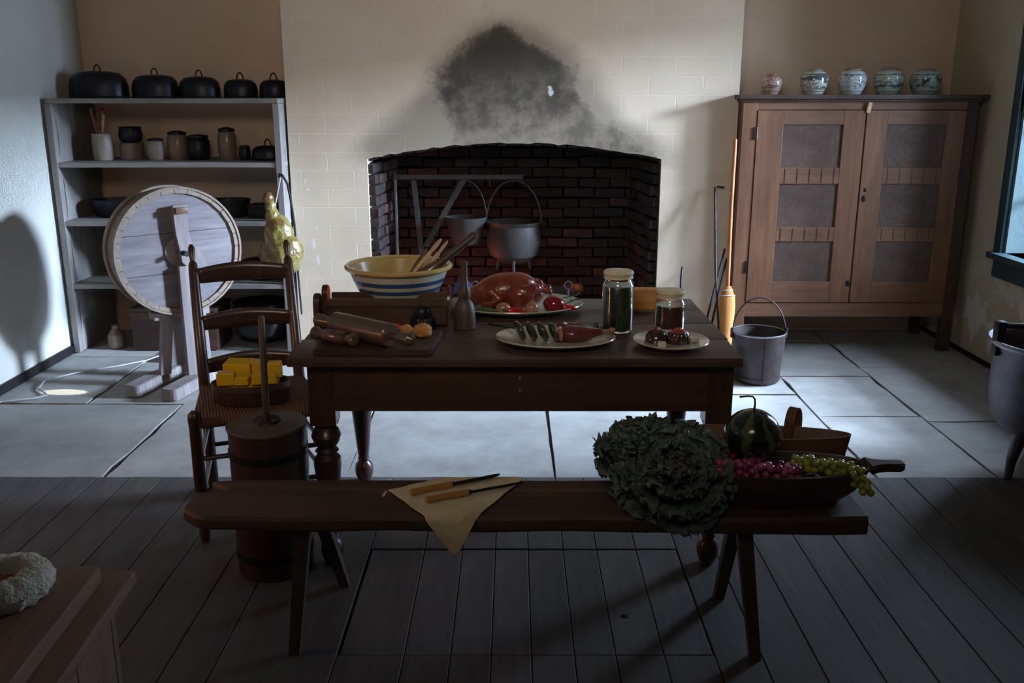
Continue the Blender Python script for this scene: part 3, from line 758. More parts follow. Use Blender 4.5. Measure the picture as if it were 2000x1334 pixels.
# ------------------------------------------------------------------ slaw cutter rack
rk = thing('cutter_box', 'dark long wooden box with rounded end tabs standing in front of the striped bowl', 'box', (-.445, 3.145, TZ))
part('rail', MB().box(-.20,.215,-.062,-.048,.07,.098,.003), M['darkwood'], rk)
part('rail', MB().box(-.20,.215,.048,.062,.07,.098,.003), M['darkwood'], rk)
part('side_board', MB().box(-.205,.215,-.058,-.046,.006,.068,.002), M['apron'], rk)
part('side_board', MB().box(-.205,.215,.046,.058,.006,.068,.002), M['apron'], rk)
part('base_board', MB().box(-.205,.215,-.045,.045,0,.01,.002), M['apron'], rk)
def tab(w, h): 
    return [(-w,0),(w,0)] + [(w*math.cos(a), h-w+w*math.sin(a)) for a in [R(x) for x in range(0,181,20)]]
part('end_tab', MB().prism(tab(.030,.13),'x',-.225,-.205,.002), M['darkwood_z'], rk, (0,.03,0))
part('end_tab', MB().prism(tab(.030,.115),'x',-.235,-.215,.002), M['darkwood_z'], rk, (-.005,-.045,0))
part('end_tab', MB().prism(tab(.055,.135),'x',.216,.226,.002), M['darkwood_z'], rk, (0,0,0))
# cutting board
cbd = solo('cutting_board', MB().prism([(-.615,2.715),(-.255,2.71),(-.235,2.965),(-.60,2.975)], 'z', TZ, TZ+.020, .003), M['darkwood_y'], 'brown wooden cutting board under the rolling pins at the table corner', 'cutting board')
def rolling_pin(lbl, p0, p1, L, r, mat):
    p0 = Vector(p0); p1 = Vector(p1); c = (p0+p1)/2; d = (p1-p0).normalized()
    t = thing('rolling_pin', lbl, 'rolling pin', c, d.to_track_quat('X','Z').to_euler()[:], 'rolling pins on the cutting board')
    T = (p1-p0).length
    h = L/2
    part('barrel', MB().tube([(-h,0,0),(-h+.004,0,0),(0,0,0),(h-.004,0,0),(h,0,0)], [r*.9,r,r*1.03,r,r*.9], 24), mat, t)
    e = T/2 - h
    for s_ in (-1,1):
        part('handle', MB().tube([(s_*(h-.002),0,0),(s_*(h+e*.25),0,0),(s_*(h+e*.6),0,0),(s_*(h+e*.85),0,0),(s_*(h+e),0,0)], [.012,.013,.021,.021,.008], 16), mat, t)
rolling_pin('long dark polished rolling pin lying diagonally across the cutting board', (-.655,2.955,TZ+.0585), (-.300,2.680,TZ+.0585), .255, .038, M['pinwood'])
rolling_pin('short dark rolling pin lying nearest the table corner, in front of the long one', (-.640,2.845,TZ+.041), (-.480,2.745,TZ+.041), .085, .020, M['pinwood'])
bc = MB().ball((0,0,.022), .03, (1.05,.8,.78), n=20, amp=.22, fr=5, seed=3)
solo('bread_roll', bc, M['crumb'], 'torn orange-brown bread roll behind the handle of the rolling pin', 'bread', (-.292,2.865,TZ+.02), (0,0,R(20)))
solo('bread_piece', MB().ball((0,0,.018), .02, (1.1,.8,.8), n=16, amp=.25, fr=5, seed=9), M['crumb'], 'small bread crumb lump between rolling pin and torn roll', 'bread', (-.345,2.885,TZ+.022))
for i, (x, y, a) in enumerate(((-.445,3.02,8), (-.395,3.0,-12))):
    solo('sausage', MB().tube([(-.035,0,0),(-.03,0,0),(0,.004,.003),(.03,0,0),(.036,0,0)], [.004,.012,.0145,.012,.004], 14), M['sausage'],
         ['orange sausage behind the long rolling pin, the one nearer the left tabs', 'orange sausage behind the long rolling pin, the one nearer the tin mould'][i], 'sausage', (x, y, TZ+.0145), (0,0,R(a)), 'sausages before the cutter box')
# tin mould
tm = thing('jelly_mould', 'dark shiny fluted tin mould with a domed top beside the torn bread roll', 'mould', (-.305,3.005,TZ))
part('mould_base', MB().lathe([(0,0),(.040,0),(.0405,.004),(.038,.048),(.036,.053),(0,.053)], 64, flute=.10, nf=14), M['tinware'], tm)
part('mould_dome', MB().lathe([(0,.096),(.010,.0955),(.02,.091),(.026,.082),(.0285,.070),(.029,.056),(.033,.052)], 48, flute=.05, nf=12), M['tinware'], tm)
# potato masher
ms = thing('potato_masher', 'wooden potato masher standing on its broad head between bowl and platter', 'masher', (-.167,3.06,TZ))
part('masher_head', MB().lathe([(0,0),(.035,0),(.038,.004),(.0385,.03),(.036,.065),(.030,.088),(.021,.102),(.014,.11)], 24), M['masher'], ms)
part('handle', MB().lathe([(.019,.10),(.022,.115),(.0205,.135),(.014,.150),(.0115,.19),(.011,.215),(.0125,.225),(.012,.232),(0,.234)], 20), M['masher'], ms)
# added blue lump standing in for a bluish glass reflection
def lumpf(u, v):
    x = (u-.5)*.17; y = (v-.5)*.11
    h = .085*math.exp(-((x+.05)/.055)**2)*math.cos((v-.5)*2.2) + .01*noise.noise(Vector((x*30, y*25, 2))) + .012
    return (x, y, max(h, .004))
o = solo('folded_cloth', MB().grid(lumpf, 18, 12), M['bluecloth'], 'slate blue bunched cloth between the striped bowl and the platter', 'cloth', (-.145,3.47,TZ)); md = o.modifiers.new('t','SOLIDIFY'); md.thickness = .004

# ------------------------------------------------------------------ platter with roast
PLX, PLY = .006, 3.345
def oval_plate(name, lbl, loc, a, b, h, mat, rz=0, rimmat=None):
    t = thing(name, lbl, 'plate', loc, rz)
    part('dish', MB().lathe([(0,.003),(.55*a,.003),(.56*a,0),(.60*a,0),(.62*a,.005),(.8*a,.4*h),(a*.99,h*.93),(a,h),(a*.985,h+.003),(.80*a,.4*h+.006),(.62*a,.011),(0,.008)], 64, sy=b/a), mat, t)
    part('rim', MB().lathe([(a*.955,h*.90),(a*1.0,h+.0005),(a*.992,h+.004),(a*.955,h*.90+.004)], 64, sy=b/a, closed=True), rimmat or mat, t)
    return t
oval_plate('platter', 'large oval pale platter under the roast bird', (PLX,PLY,TZ), .252, .185, .028, M['platter'])
tk = thing('roast_turkey', 'glossy brown roast bird with its legs toward the jars, on the large platter', 'roast bird', (-.0,3.36,TZ+.010))
body = MB().ball((-.045,0,.062), .075, (1.45,.98,.86), rot=Matrix.Rotation(R(-12),3,'Y'), n=28).ball((.01,.0,.085), .058, (1.25,.95,.78), n=24).ball((.06,0,.05), .05, (1.1,1.15,.85), n=20).ball((-.13,0,.045),.045,(1.1,1,.85),n=20)
o = part('body', body, M['turkey'], tk); remesh(o, .005, 5)
for s_, yy in ((-1,-.062), (1,.062)):
    dr = MB().ball((.022,yy,.050), .046, (1.2,.75,1.0), rot=Matrix.Rotation(R(-15),3,'Y'), n=24, amp=.10, fr=9, seed=3).tube([(.04,yy,.062),(.075,yy*.85,.078),(.105,yy*.6+.004*s_,.072),(.128,yy*.45+.01*s_,.062)], [.034,.022,.012,.008], 14).ball((.132,yy*.42+.014*s_,.066),.011,(1,.8,.9),n=12).ball((.134,yy*.42,.056),.010,(.9,1,1),n=12).ball((.10,yy*.6,.085),.010,n=10).ball((.088,yy*.9,.088),.009,n=10)
    o = part('drumstick', dr, M['turkey2'], tk); remesh(o, .003, 1)
    wg = MB().tube([(-.09,yy*1.05,.075),(-.05,yy*1.25,.045),(-.085,yy*1.3,.025),(-.12,yy*1.2,.022)], [.018,.02,.016,.009], 12)
    o = part('wing', wg, M['turkey'], tk); remesh(o, .004, 4)
solo('onion', MB().ball((0,0,0), .024, (1.15,1,.9), n=20), M['onion'], 'small onion lying against the roast bird on the left front of the platter', 'onion', (-.038,3.225,TZ+.034), (0,0,0), 'small onions on the platter')
solo('onion', MB().ball((0,0,0), .025, (1.0,1,1.0), n=20).lathe([(0,.03),(.004,.027),(.010,.02)],10,c=(0,0,0)), M['onion'], 'small upright onion in front of the drumstick, right of the red pepper', 'onion', (.065,3.215,TZ+.037), (0,0,0), 'small onions on the platter')
def pepper(lbl, p, L, r, rz, mat, seed):
    t = thing('pepper', lbl, 'pepper', p, rz)
    part('pepper_body', MB().tube([(-L/2,0,0),(-L*.46,0,0),(-L*.3,0,0),(0,.003,.0),(L*.3,.004,-.003),(L*.5,.0,-.006)], [r*.3,r*.8,r,r*.85,r*.5,r*.1], 16), mat, t)
    part('stem', MB().tube([(-L/2,0,0),(-L*.62,-.002,.003),(-L*.75,-.008,.008)], [.004,.0028,.003], 8), M['greenstem'], t)
pepper('bright red pepper lying between the two onions on the platter', (.012,3.198,TZ+.031), .068, .013, R(5), M['redveg'], 1)
solo('green_pod', MB().tube([(0,0,0),(.01,.0,.002),(.05,-.01,.002),(.095,-.012,.0)], [.003,.008,.0085,.004], 12), M['greenstem'], 'slim green pod lying at the left front rim of the platter', 'vegetable', (-.135,3.24,TZ+.027), (0,0,R(-10)))
solo('beet', MB().ball((0,0,0),.034,(1.15,1,.95),n=22).tube([(.03,-.0,-.005),(.05,-.004,-.01),(.065,-.006,-.012)],[.015,.010,.003],10), M['darkred'], 'dark red glossy beet right of the drumsticks on the platter', 'beet', (.145,3.26,TZ+.040), (0,0,R(-12)))
solo('red_pepper_tip', MB().tube([(0,0,0),(.02,0,0),(.045,0,-.004)], [.012,.011,.003], 12), M['redveg'], 'short red chilli tip beyond the dark red beet near the platter rim', 'pepper', (.182,3.245,TZ+.032), (0,0,R(-5)))
def sprig(lbl, p, rz, mat, n=9, L=.075):
    t = thing('herb_sprig', lbl, 'herb', p, rz)
    part('stem', MB().tube([(0,0,0),(L*.5,.003,.012),(L,.01,.022)], [.0016,.0013,.0008], 6), mat, t)
    lm = MB().ball((.008,0,0), .008, (1.2,.45,.12), n=8).mesh('leaf', mat)
    for i in range(n):
        k = i/(n-1); link('leaf', lm, t, (L*k, .004*k, .022*k), (R(random.uniform(-40,40)), R(random.uniform(-40,10)), R(random.choice((-1,1))*random.uniform(25,80))))
sprig('green herb sprig reaching back over the right rim of the platter', (.15,3.34,TZ+.035), R(5), M['greenstem'], 12, .085)
sprig('blue-green herb sprig hanging at the right front rim of the platter', (.19,3.285,TZ+.036), R(-20), M['herb'], 8, .045)

# ------------------------------------------------------------------ second oval plate
P2 = (.135, 2.868, TZ)
oval_plate('oval_plate', 'oval cream plate at the table front with green slices and a dark roast leg', P2, .193, .142, .022, M['plate2'])
names4 = ['leftmost', 'second from the left', 'third from the left', 'rightmost']
for i in range(4):
    x = P2[0] - .115 + i*.036; y = P2[1] + .0 - i*.006
    t = thing('stuffed_roll', 'dark green leaf-wrapped slice on the oval plate, %s of the four' % names4[i], 'stuffed roll', (x, y, TZ+.012), (0, 0, R(12)), 'green slices on the oval plate')
    sh = MB().ball((0,0,.030), .036, (.34,1.1,.95), rot=Matrix.Rotation(R(-22),3,'Y'), n=18, amp=.12, fr=5, seed=i)
    part('leaf_wrap', sh, M['stuffed'], t)
    part('filling', MB().ball((.0095,0,.031), .028, (.2,1.05,.9), rot=Matrix.Rotation(R(-22),3,'Y'), n=16, amp=.15, fr=7, seed=i+5), M['filling'], t)
lg = thing('roast_poultry_joint', 'dark glossy roast leg with its bone toward the jar on the oval plate', 'roast meat', (P2[0]+.075, P2[1]-.018, TZ+.014), R(8))
o = part('meat', MB().ball((-.02,0,.022), .034, (1.35,1.0,.80), n=22, amp=.12, fr=5).tube([(0,0,.022),(.035,0,.022),(.06,.002,.023),(.075,.003,.024)], [.026,.018,.012,.010], 14), M['duck'], lg); remesh(o, .003, 2)
part('bone', MB().tube([(.072,.003,.024),(.095,.005,.026),(.105,.006,.027)], [.009,.007,.009], 12).ball((.107,.001,.029),.010,n=12).ball((.106,.012,.025),.009,n=12), M['onion'], lg, label='pale brown bone end')
part('cut_face', MB().ball((-.062,-.006,.02), .024, (.35,.9,.85), n=16), M['cutmeat'], lg)
o = solo('dark_meat_slice', MB().ball((0,0,0), .04, (1.4,.45,.35), rot=Matrix.Rotation(R(14),3,'Y'), n=18, amp=.3, fr=6, seed=4), M['duck'], 'long dark meat strip lying behind the roast leg', 'meat', (P2[0]+.065, P2[1]+.062, TZ+.036))
solo('dark_meat_slice', MB().ball((0,0,0), .03, (1.1,.5,.7), n=18, amp=.35, fr=6, seed=8), M['duck'], 'dark meat lump between the green slices and the roast leg', 'meat', (P2[0]+.018, P2[1]+.03, TZ+.032))
fk = thing('fork', 'dark fork handle resting over the left rim of the oval plate', 'fork', (P2[0]-.115, P2[1]+.075, TZ+.03), R(158))
part('handle', MB().tube([(-.02,0,-.006),(.03,0,.0),(.09,0,.004),(.108,0,.005),(.112,0,.005)], [.002,.0028,.004,.0055,.003], 10), M['iron'], fk)

# ------------------------------------------------------------------ small plate with puddings
P3 = (.502, 2.842, TZ)
sp = thing('small_plate', 'small round cream plate with two dark puddings at the right of the table', 'plate', P3)
part('dish', MB().lathe([(0,.003),(.065,.003),(.067,0),(.072,0),(.074,.004),(.095,.010),(.119,.017),(.121,.019),(.119,.0215),(.094,.015),(.074,.010),(0,.008)], 56), M['plate2'], sp)
for i, (x, y, lbl, top) in enumerate(((-.045,.012,'dark glazed pudding with dark berries, the left one on the small plate','berry'), (.022,-.002,'dark fluted pudding with red sauce, the right one on the small plate','berry'))):
    t = thing('pudding', lbl, 'pudding', (P3[0]+x, P3[1]+y, TZ+.009))
    if i == 0: part('pudding_body', MB().lathe([(0,0),(.036,0),(.037,.006),(.034,.02),(.026,.032),(.014,.038),(0,.039)], 28), M['pudding'], t)
    else: part('pudding_body', MB().lathe([(0,0),(.033,0),(.0335,.004),(.029,.032),(.026,.036),(0,.037)], 60, flute=.12, nf=16), M['pudding'], t)
    part('sauce', MB().lathe([(0,.041),(.016,.040),(.024,.036),(.026,.033)], 24) if i else MB().lathe([(0,.0415),(.012,.040),(.016,.037)], 20), M['berry'] if i else M['pudding'], t)
    bmsh = MB().ball((0,0,0), .0065, n=10).mesh('berry', M['darkred'] if i == 0 else M['berry'])
    for k in range(7):
        a = k*2.4; rr = .004+.0022*k
        link('berry', bmsh, t, (rr*math.cos(a), rr*math.sin(a), .043-(.0012*k if i == 0 else .0006*k)))
solo('cheese_cube', MB().box(-.013,.013,-.009,.009,0,.017,.002), M['cream_cube'], 'white cube lying in front of the left pudding', 'cheese', (P3[0]-.038,P3[1]-.055,TZ+.0095), (0,0,R(-4)))
solo('cheese_cube', MB().box(-.014,.014,-.011,.011,0,.014,.002), M['cream_cube'], 'white cube lying right of the fluted pudding', 'cheese', (P3[0]+.072,P3[1]-.002,TZ+.0125), (0,0,R(28)))
solo('dark_berry', MB().ball((0,0,0), .007, n=12), M['darkred'], 'single dark berry on the small plate behind the right cube', 'berry', (P3[0]+.062,P3[1]+.03,TZ+.018))

# ------------------------------------------------------------------ jars
def jar(lbl, x, y, r, h, content, sc=1, content_kind='green'):
    t = thing('preserve_jar', lbl, 'jar', (x, y, TZ))
    hb = h-.035
    part('glass_body', MB().lathe([(0,.002),(r*.85,.002),(r*.9,0),(r,.008),(r,hb-.015),(r*.93,hb-.003),(r*.84,hb+.004),(r*.82,hb+.014),(r*.86,hb+.018),(r*.86,hb+.028),(r*.80,hb+.028),(r*.78,hb+.005),(r*.88,hb-.006),(r*.945,hb-.018),(r*.945,.01),(0,.008)], 40), M['glass'], t)
    part('contents', content(r*.93, hb-.016), CM[content_kind], t)
    part('cloth_cover', MB().lathe([(0,h+.001),(r*.5,h+.002),(r*.86,h+.001),(r*.95,h-.004),(r*.95,h-.009),(r*.89,h-.013),(r*.885,h-.018),(r*.92,h-.024)], 48, flute=.03, nf=20), M['clothlid'], t)
    part('string', MB().lathe([(r*.90,h-.018),(r*.925,h-.017),(r*.925,h-.015),(r*.90,h-.014)], 36, closed=True), M['ham_string'], t)
    return t
CM = {'green': mottled('pickled_greens', (20,30,16), (74,92,44), 22, .25, .4, (1,1,.35), lo=.42, hi=.68, coat=.4),
      'red': mottled('red_preserve', (60,14,10), (128,50,26), 16, .2, .3, (1,1,.6), lo=.4, hi=.7, coat=.4)}
cyl = lambda r, h: MB().lathe([(0,.010),(r,.011),(r*1.0,h-.006),(r*.94,h),(0,h)], 36)
jar('tall glass jar of dark green pickles with a cloth cover', .350, 3.03, .0525, .207, cyl, content_kind='green')
jar('shorter glass jar of dark red preserve with a cloth cover, beside the small plate', .528, 3.035, .0505, .140, cyl, content_kind='red')
solo('loose_pickle_leaf', MB().grid(lambda u,v: (.05*(u-.5)*(1-.6*abs(v-.5)*2), .035*(v-.5)*2, .012+.012*math.sin(u*6)+.006*math.cos(v*7)), 10, 8), M['herb'], 'curled green leaf on the table at the foot of the tall jar', 'leaf', (.285,3.0,TZ+.003))
lf = thing('bread_loaf', 'orange-brown loaf lying behind and between the two glass jars', 'bread', (.475,3.34,TZ), R(-5))
loaf = MB()
for i in range(1):
    poly = [(-.045,.006),(.045,.006),(.05,.03),(.048,.06),(.035,.080),(.0,.088),(-.035,.080),(-.048,.06),(-.05,.03)]
    loaf.prism(poly, 'x', -.085, .085, .008)
part('crust', loaf, M['bread'], lf)

# ------------------------------------------------------------------ cloth and knives on the bench
def linf(u, v):
    # diamond-laid napkin: u,v over the square; corners: left, back-right, front
    A = Vector((-.355, 2.41)); B = Vector((-.20,2.50)); Cc = Vector((.035,2.503)); D = Vector((-.155, 2.13))
    top = A.lerp(B, min(1, u*2.2)) if u < .4545 else B.lerp(Cc, (u-.4545)/.5455)
    bot = A.lerp(D, min(1, u*1.35)) if u < .74 else D.lerp(Cc, (u-.74)/.26)
    p = Vector(top).lerp(Vector(bot), v)
    x, y = p; z = BZ + .006 + .003*noise.noise(Vector((x*22, y*22, 0)))
    yb = 2.243
    if y < yb:       # hangs over the front edge
        ov = yb - y; y = yb - .012 - .01*min(1, ov*20) - .006*math.sin(x*40)*min(1,ov*12); z = BZ + .006 - ov*.98
    return (x, y, z)
nap = thing('linen_napkin', 'cream linen napkin laid cornerwise on the bench and hanging over its front', 'napkin', (0,0,0))
o = part('napkin_cloth', MB().grid(linf, 48, 40), M['linen'], nap, ang=80); md = o.modifiers.new('t','SOLIDIFY'); md.thickness = .002; md.offset = 1
part('tag', MB().box(-.004,.004,-.0005,.0005,-.022,0), M['paper'], nap, (-.357,2.392,BZ+.012), (R(-70),0,R(-20)), label='small white sewn-in tag')
def knife(lbl, p, rz, L, w_, tipk):
    t = thing('kitchen_knife', lbl, 'knife', p, rz, 'knives on the napkin')
    part('handle', MB().tube([(-.125,0,0),(-.122,0,0),(-.07,0,.001),(-.01,0,0),(0,0,0)], [.006,.0095,.0085,.0095,.008], 12), M['knifewood'], t)
    part('bolster', MB().tube([(0,0,0),(.008,0,0)], [.0085,.006], 10), M['iron'], t)
    part('blade', MB().prism([(.006,-w_),(L*.7,-w_),(L*.93,-w_*(.5 if tipk else .1)),(L,w_*.5),(L*.9,w_),(.006,w_)], 'z', -.0012, .0012), M['blade'], t)
knife('kitchen knife with broad dark blade and boxwood handle, the one nearer the table', (-.175,2.425,BZ+.018), R(27), .155, .0095, True)
knife('kitchen knife with narrow pointed blade and boxwood handle, the one nearer the bench front', (-.125,2.37,BZ+.018), R(24), .17, .0065, False)

# ------------------------------------------------------------------ kale
def kale_leaf(seed, jag=1.0):
    rnd = random.Random(seed); ph = rnd.uniform(0,6); nu, nv = 30, 22
    def fn(u, v):
        t = u; s_ = v*2-1
        wdt = .10 + .80*math.sin(min(1, t)*PI*.62)**1.1
        if t > .72: wdt *= math.sqrt(max(.03, 1-((t-.72)/.30)**2))
        e = abs(s_)
        n1 = noise.noise(Vector((s_*5+ph, t*6, seed))); 
        lob = 1 + .13*jag*math.sin(t*34+ph)*e**3
        x = s_*wdt*.66*lob
        y = t*(1 + .07*jag*math.sin(s_*22+ph)*t**4)
        edge = max(e**3, t**7)
        z = .22*t*t + .20*e**1.6*t + jag*edge*(.075*math.sin(t*38+ph+s_*9) + .05*math.sin(t*71+s_*31+ph) + .05*n1) + .02*n1
        return (x, y, z)
    return MB().grid(fn, nu, nv)
kls = [kale_leaf(i).mesh('leaf', M['kale'], 80) for i in range(4)]
kli = [kale_leaf(i+9, .7).mesh('leaf', M['kale_in'], 80) for i in range(2)]
def kale(lbl, loc, r, axis, rings, lab):
    t = thing('ornamental_kale', lbl, 'kale', loc)
    q = Vector(axis).to_track_quat('Z','Y').to_matrix()
    k = 0
    for ri, (cnt, inc, L, wsc, inner) in enumerate(rings):
        for i in range(cnt):
            a = 2*PI*i/cnt + ri*.7 + random.uniform(-.12,.12); ic = R(inc + random.uniform(-6,6))
            m_ = q @ Matrix.Rotation(a,3,'Z') @ Matrix.Rotation(PI/2-ic,3,'X')
            s_ = r*.93*L*random.uniform(.92,1.08)
            tip = Vector(loc) + (m_ @ Vector((0,.85,.15)))*s_
            if tip.z < BZ+.015 and tip.y > 2.215: continue
            link('leaf', random.choice(kli if inner else kls), t, tuple(q @ Vector((0,0,-.01*ri))), m_.to_euler(), (s_*wsc, s_, s_))
    part('stalk', MB().tube([(0,0,-.05),(0,0,.02)], [.02,.012], 10), M['greenstem'], t)
kale('big ruffled grey-green kale head with a paler heart, at the front of the bench', (.435,2.325,.515), .172, (-.05,-.62,.78), [(5,12,.36,.8,True),(6,26,.50,.9,True),(7,42,.66,.95,False),(8,58,.82,.95,False),(9,76,.96,.92,False),(9,96,1.0,.92,False),(7,116,.9,.9,False)], 0)
kale('darker green curly kale head partly hidden behind the big one, nearer the table', (.345,2.43,.535), .125, (-.35,-.1,.93), [(5,18,.6,.9,False),(7,42,.8,.95,False),(8,68,.97,.95,False),(7,95,.95,.95,False)], 0)

# ------------------------------------------------------------------ trough and basket
def trough_mesh(a, b, h, th, ao, bo_):
    # open oval vessel, flat base (ao,bo_) flaring to (a,b)
    pro = []
    n = 48; vs = []; fs = []
    lev = [(0,0,0,1)] 
    rings = [(ao*.02,bo_*.02,0),(ao,bo_,0),(ao+(a-ao)*.55,bo_+(b-bo_)*.55,h*.35),(a,b,h),(a-th,b-th,h),(ao+(a-ao)*.55-th,bo_+(b-bo_)*.55-th,h*.35+th*.6),(ao-th*.6,bo_-th*.6,th),(ao*.02,bo_*.02,th)]
    for (ra, rb, z) in rings:
        for i in range(n):
            an = 2*PI*i/n; vs.append((ra*math.cos(an), rb*math.sin(an), z))
    for q in range(len(rings)-1):
        for i in range(n):
            j = (i+1)%n; fs.append([q*n+i, q*n+j, (q+1)*n+j, (q+1)*n+i])
    fs.append(list(range(n))[::-1]); fs.append([(len(rings)-1)*n+i for i in range(n)])
    return MB()._add(vs, fs)
tg = thing('dough_trough', 'long dark wooden dough trough with a paddle grip, full of fruit on the bench', 'trough', (.70,2.365,BZ))
part('trough_body', trough_mesh(.285,.105,.105,.010,.20,.065), M['darkwood'], tg)
part('grip', MB().prism([(.27,-.045),(.30,-.025),(.325,-.02),(.36,-.022),(.375,-.012),(.375,.012),(.36,.022),(.325,.02),(.30,.025),(.27,.045)], 'z', .088, .112, .005), M['darkwood'], tg)
bs = thing('handled_basket', 'shallow oval brown basket with a bent-wood loop handle behind the trough', 'basket', (.70,2.535,BZ), R(-4))
bb = trough_mesh(.29,.062,.125,.006,.24,.035)
bb.v = [(x, y+.25*z, z) for x, y, z in bb.v]
part('basket_body', bb, M['midwood'], bs)
hoop = []; 
def strap(w_, pts, th=.003):
    m_ = MB(); n = len(pts); vs = []; fs = []
    for (x, y, z), (nx, nz) in pts:
        for dy in (-w_, w_):
            for d_ in (-th, th): vs.append((x+nx*d_, y+dy, z+nz*d_))
    for i in range(n-1):
        o_ = i*4; 
        for a, b in ((0,1),(1,3),(3,2),(2,0)): fs.append([o_+a, o_+b, o_+4+b, o_+4+a])
    return m_._add(vs, fs)
pts = []
for i in range(21):
    a = PI*i/20; pts.append(((.032*math.cos(a)*-1, 0, .055+.05*math.sin(a)), (-math.cos(a), math.sin(a))))
pts = [((-.034,0,.0),(-1,0))] + pts + [((.032,0,.0),(1,0))]
part('loop_handle', strap(.014, pts), M['midwood'], bs, (.135,.092,.075), (0,0,R(55)))
wm = thing('watermelon', 'round dark green striped watermelon with a bent stem, on the fruit', 'watermelon', (.662,2.405,BZ+.175))
part('rind', MB().ball((0,0,0), .078, (1,1,.95), n=36), M['melon'], wm)
part('stem', MB().tube([(0,0,.07),(.002,0,.09),(.0,0,.105),(-.006,0,.112),(-.02,0,.113),(-.042,0,.111)], [.004,.0028,.0026,.0026,.0026,.003], 8), M['stem_black'], wm)
def bunch(lbl, loc, path, n, spread, r, mat, seed):
    rnd = random.Random(seed)
    t = thing('grape_bunch', lbl, 'grapes', loc)
    gm = MB().ball((0,0,0), r, (1,1,1.08), n=14).mesh('grape', mat)
    path = [Vector(p) for p in path]
    part('stem', MB().tube(path, .0022, 6), M['greenstem'], t)
    placed = []
    tries = 0
    while len(placed) < n and tries < 9000:
        tries += 1
        u = rnd.random()*(len(path)-1); i = int(u); p = path[i].lerp(path[min(i+1,len(path)-1)], u-i)
        sp_ = spread*(1-.45*u/(len(path)-1))
        q = p + Vector((rnd.uniform(-1,1), rnd.uniform(-.6,.6), rnd.uniform(-.3,.9)))*sp_
        if all((q-k).length > r*1.55 for k in placed):
            placed.append(q); link('grape', gm, t, q, (rnd.uniform(0,3), rnd.uniform(0,3), 0), (1,)*3)
bunch('bunch of pink and purple grapes in the trough in front of the watermelon', (.64,2.30,BZ+.095), [(-.055,.035,.0),(0,.025,.004),(.08,.015,.004),(.11,.01,.0)], 58, .036, .0115, M['grape_p'], 5)
bunch('bunch of yellow-green grapes spilling over the right side of the trough', (.86,2.335,BZ+.098), [(-.08,.02,.004),(-.01,.01,.006),(.06,-.02,.0),(.085,-.05,-.045)], 58, .026, .0105, M['grape_g'], 8)
bunch('cluster of dark red grapes left of the watermelon', (.565,2.41,BZ+.135), [(-.05,.03,.0),(.0,.0,.0),(.03,-.03,-.01)], 40, .032, .0095, M['grape_r'], 11)
solo('radish', MB().ball((0,0,0), .011, n=14), M['redveg'], 'small bright red berry showing behind the kale, left of the dark grapes', 'berry', (.475,2.50,BZ+.128))
solo('apple', MB().ball((0,0,0), .036, (1,1,.9), n=20), M['darkred'], 'dark red apple bedded deep in the trough under the grapes', 'apple', (.60,2.35,BZ+.052))
solo('apple', MB().ball((0,0,0), .036, (1,1,.9), n=20), M['darkred'], 'dark red apple lying under the watermelon', 'apple', (.70,2.375,BZ+.05))
solo('pear', MB().lathe([(0,0),(.02,.002),(.032,.02),(.032,.035),(.018,.055),(.012,.07),(0,.075)], 20), M['stuffed'], 'dark green pear lying under the yellow-green grapes', 'pear', (.80,2.37,BZ+.045), (R(80),0,R(60)))

# ------------------------------------------------------------------ cabinet
CX0, CX1, CYF, CYB, CZT = 1.315, 2.665, 5.45, 5.93, 1.515
cb_ = thing('pie_safe', 'tall orange-brown wooden food cupboard with pierced tin panels against the back wall', 'cupboard', (0,0,0))
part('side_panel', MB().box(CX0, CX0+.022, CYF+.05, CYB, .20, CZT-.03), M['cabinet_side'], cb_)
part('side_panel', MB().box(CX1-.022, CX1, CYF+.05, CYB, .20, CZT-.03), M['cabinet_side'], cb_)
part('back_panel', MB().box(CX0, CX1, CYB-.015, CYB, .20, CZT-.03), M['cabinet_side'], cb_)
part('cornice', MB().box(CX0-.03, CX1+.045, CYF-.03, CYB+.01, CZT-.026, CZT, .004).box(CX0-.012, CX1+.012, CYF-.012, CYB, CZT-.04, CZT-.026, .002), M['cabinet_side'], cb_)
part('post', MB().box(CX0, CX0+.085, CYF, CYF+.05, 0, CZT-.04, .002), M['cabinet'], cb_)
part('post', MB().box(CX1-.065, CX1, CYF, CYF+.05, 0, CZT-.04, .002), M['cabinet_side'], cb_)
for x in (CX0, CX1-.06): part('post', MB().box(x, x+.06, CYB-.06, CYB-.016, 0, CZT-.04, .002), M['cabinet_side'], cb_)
part('top_rail', MB().box(CX0+.085, CX1-.065, CYF+.004, CYF+.03, 1.432, CZT-.04), M['cabinet_x'], cb_)
part('bottom_rail', MB().box(CX0+.085, CX1-.065, CYF+.004, CYF+.03, .212, .298, .002), M['cabinet_x'], cb_)
part('shelf_board', MB().box(CX0+.022, CX1-.022, CYF+.05, CYB-.016, .215, .235), M['cabinet_side'], cb_)
PZ = [(1.348,1.104),(1.010,.757),(.672,.429)]
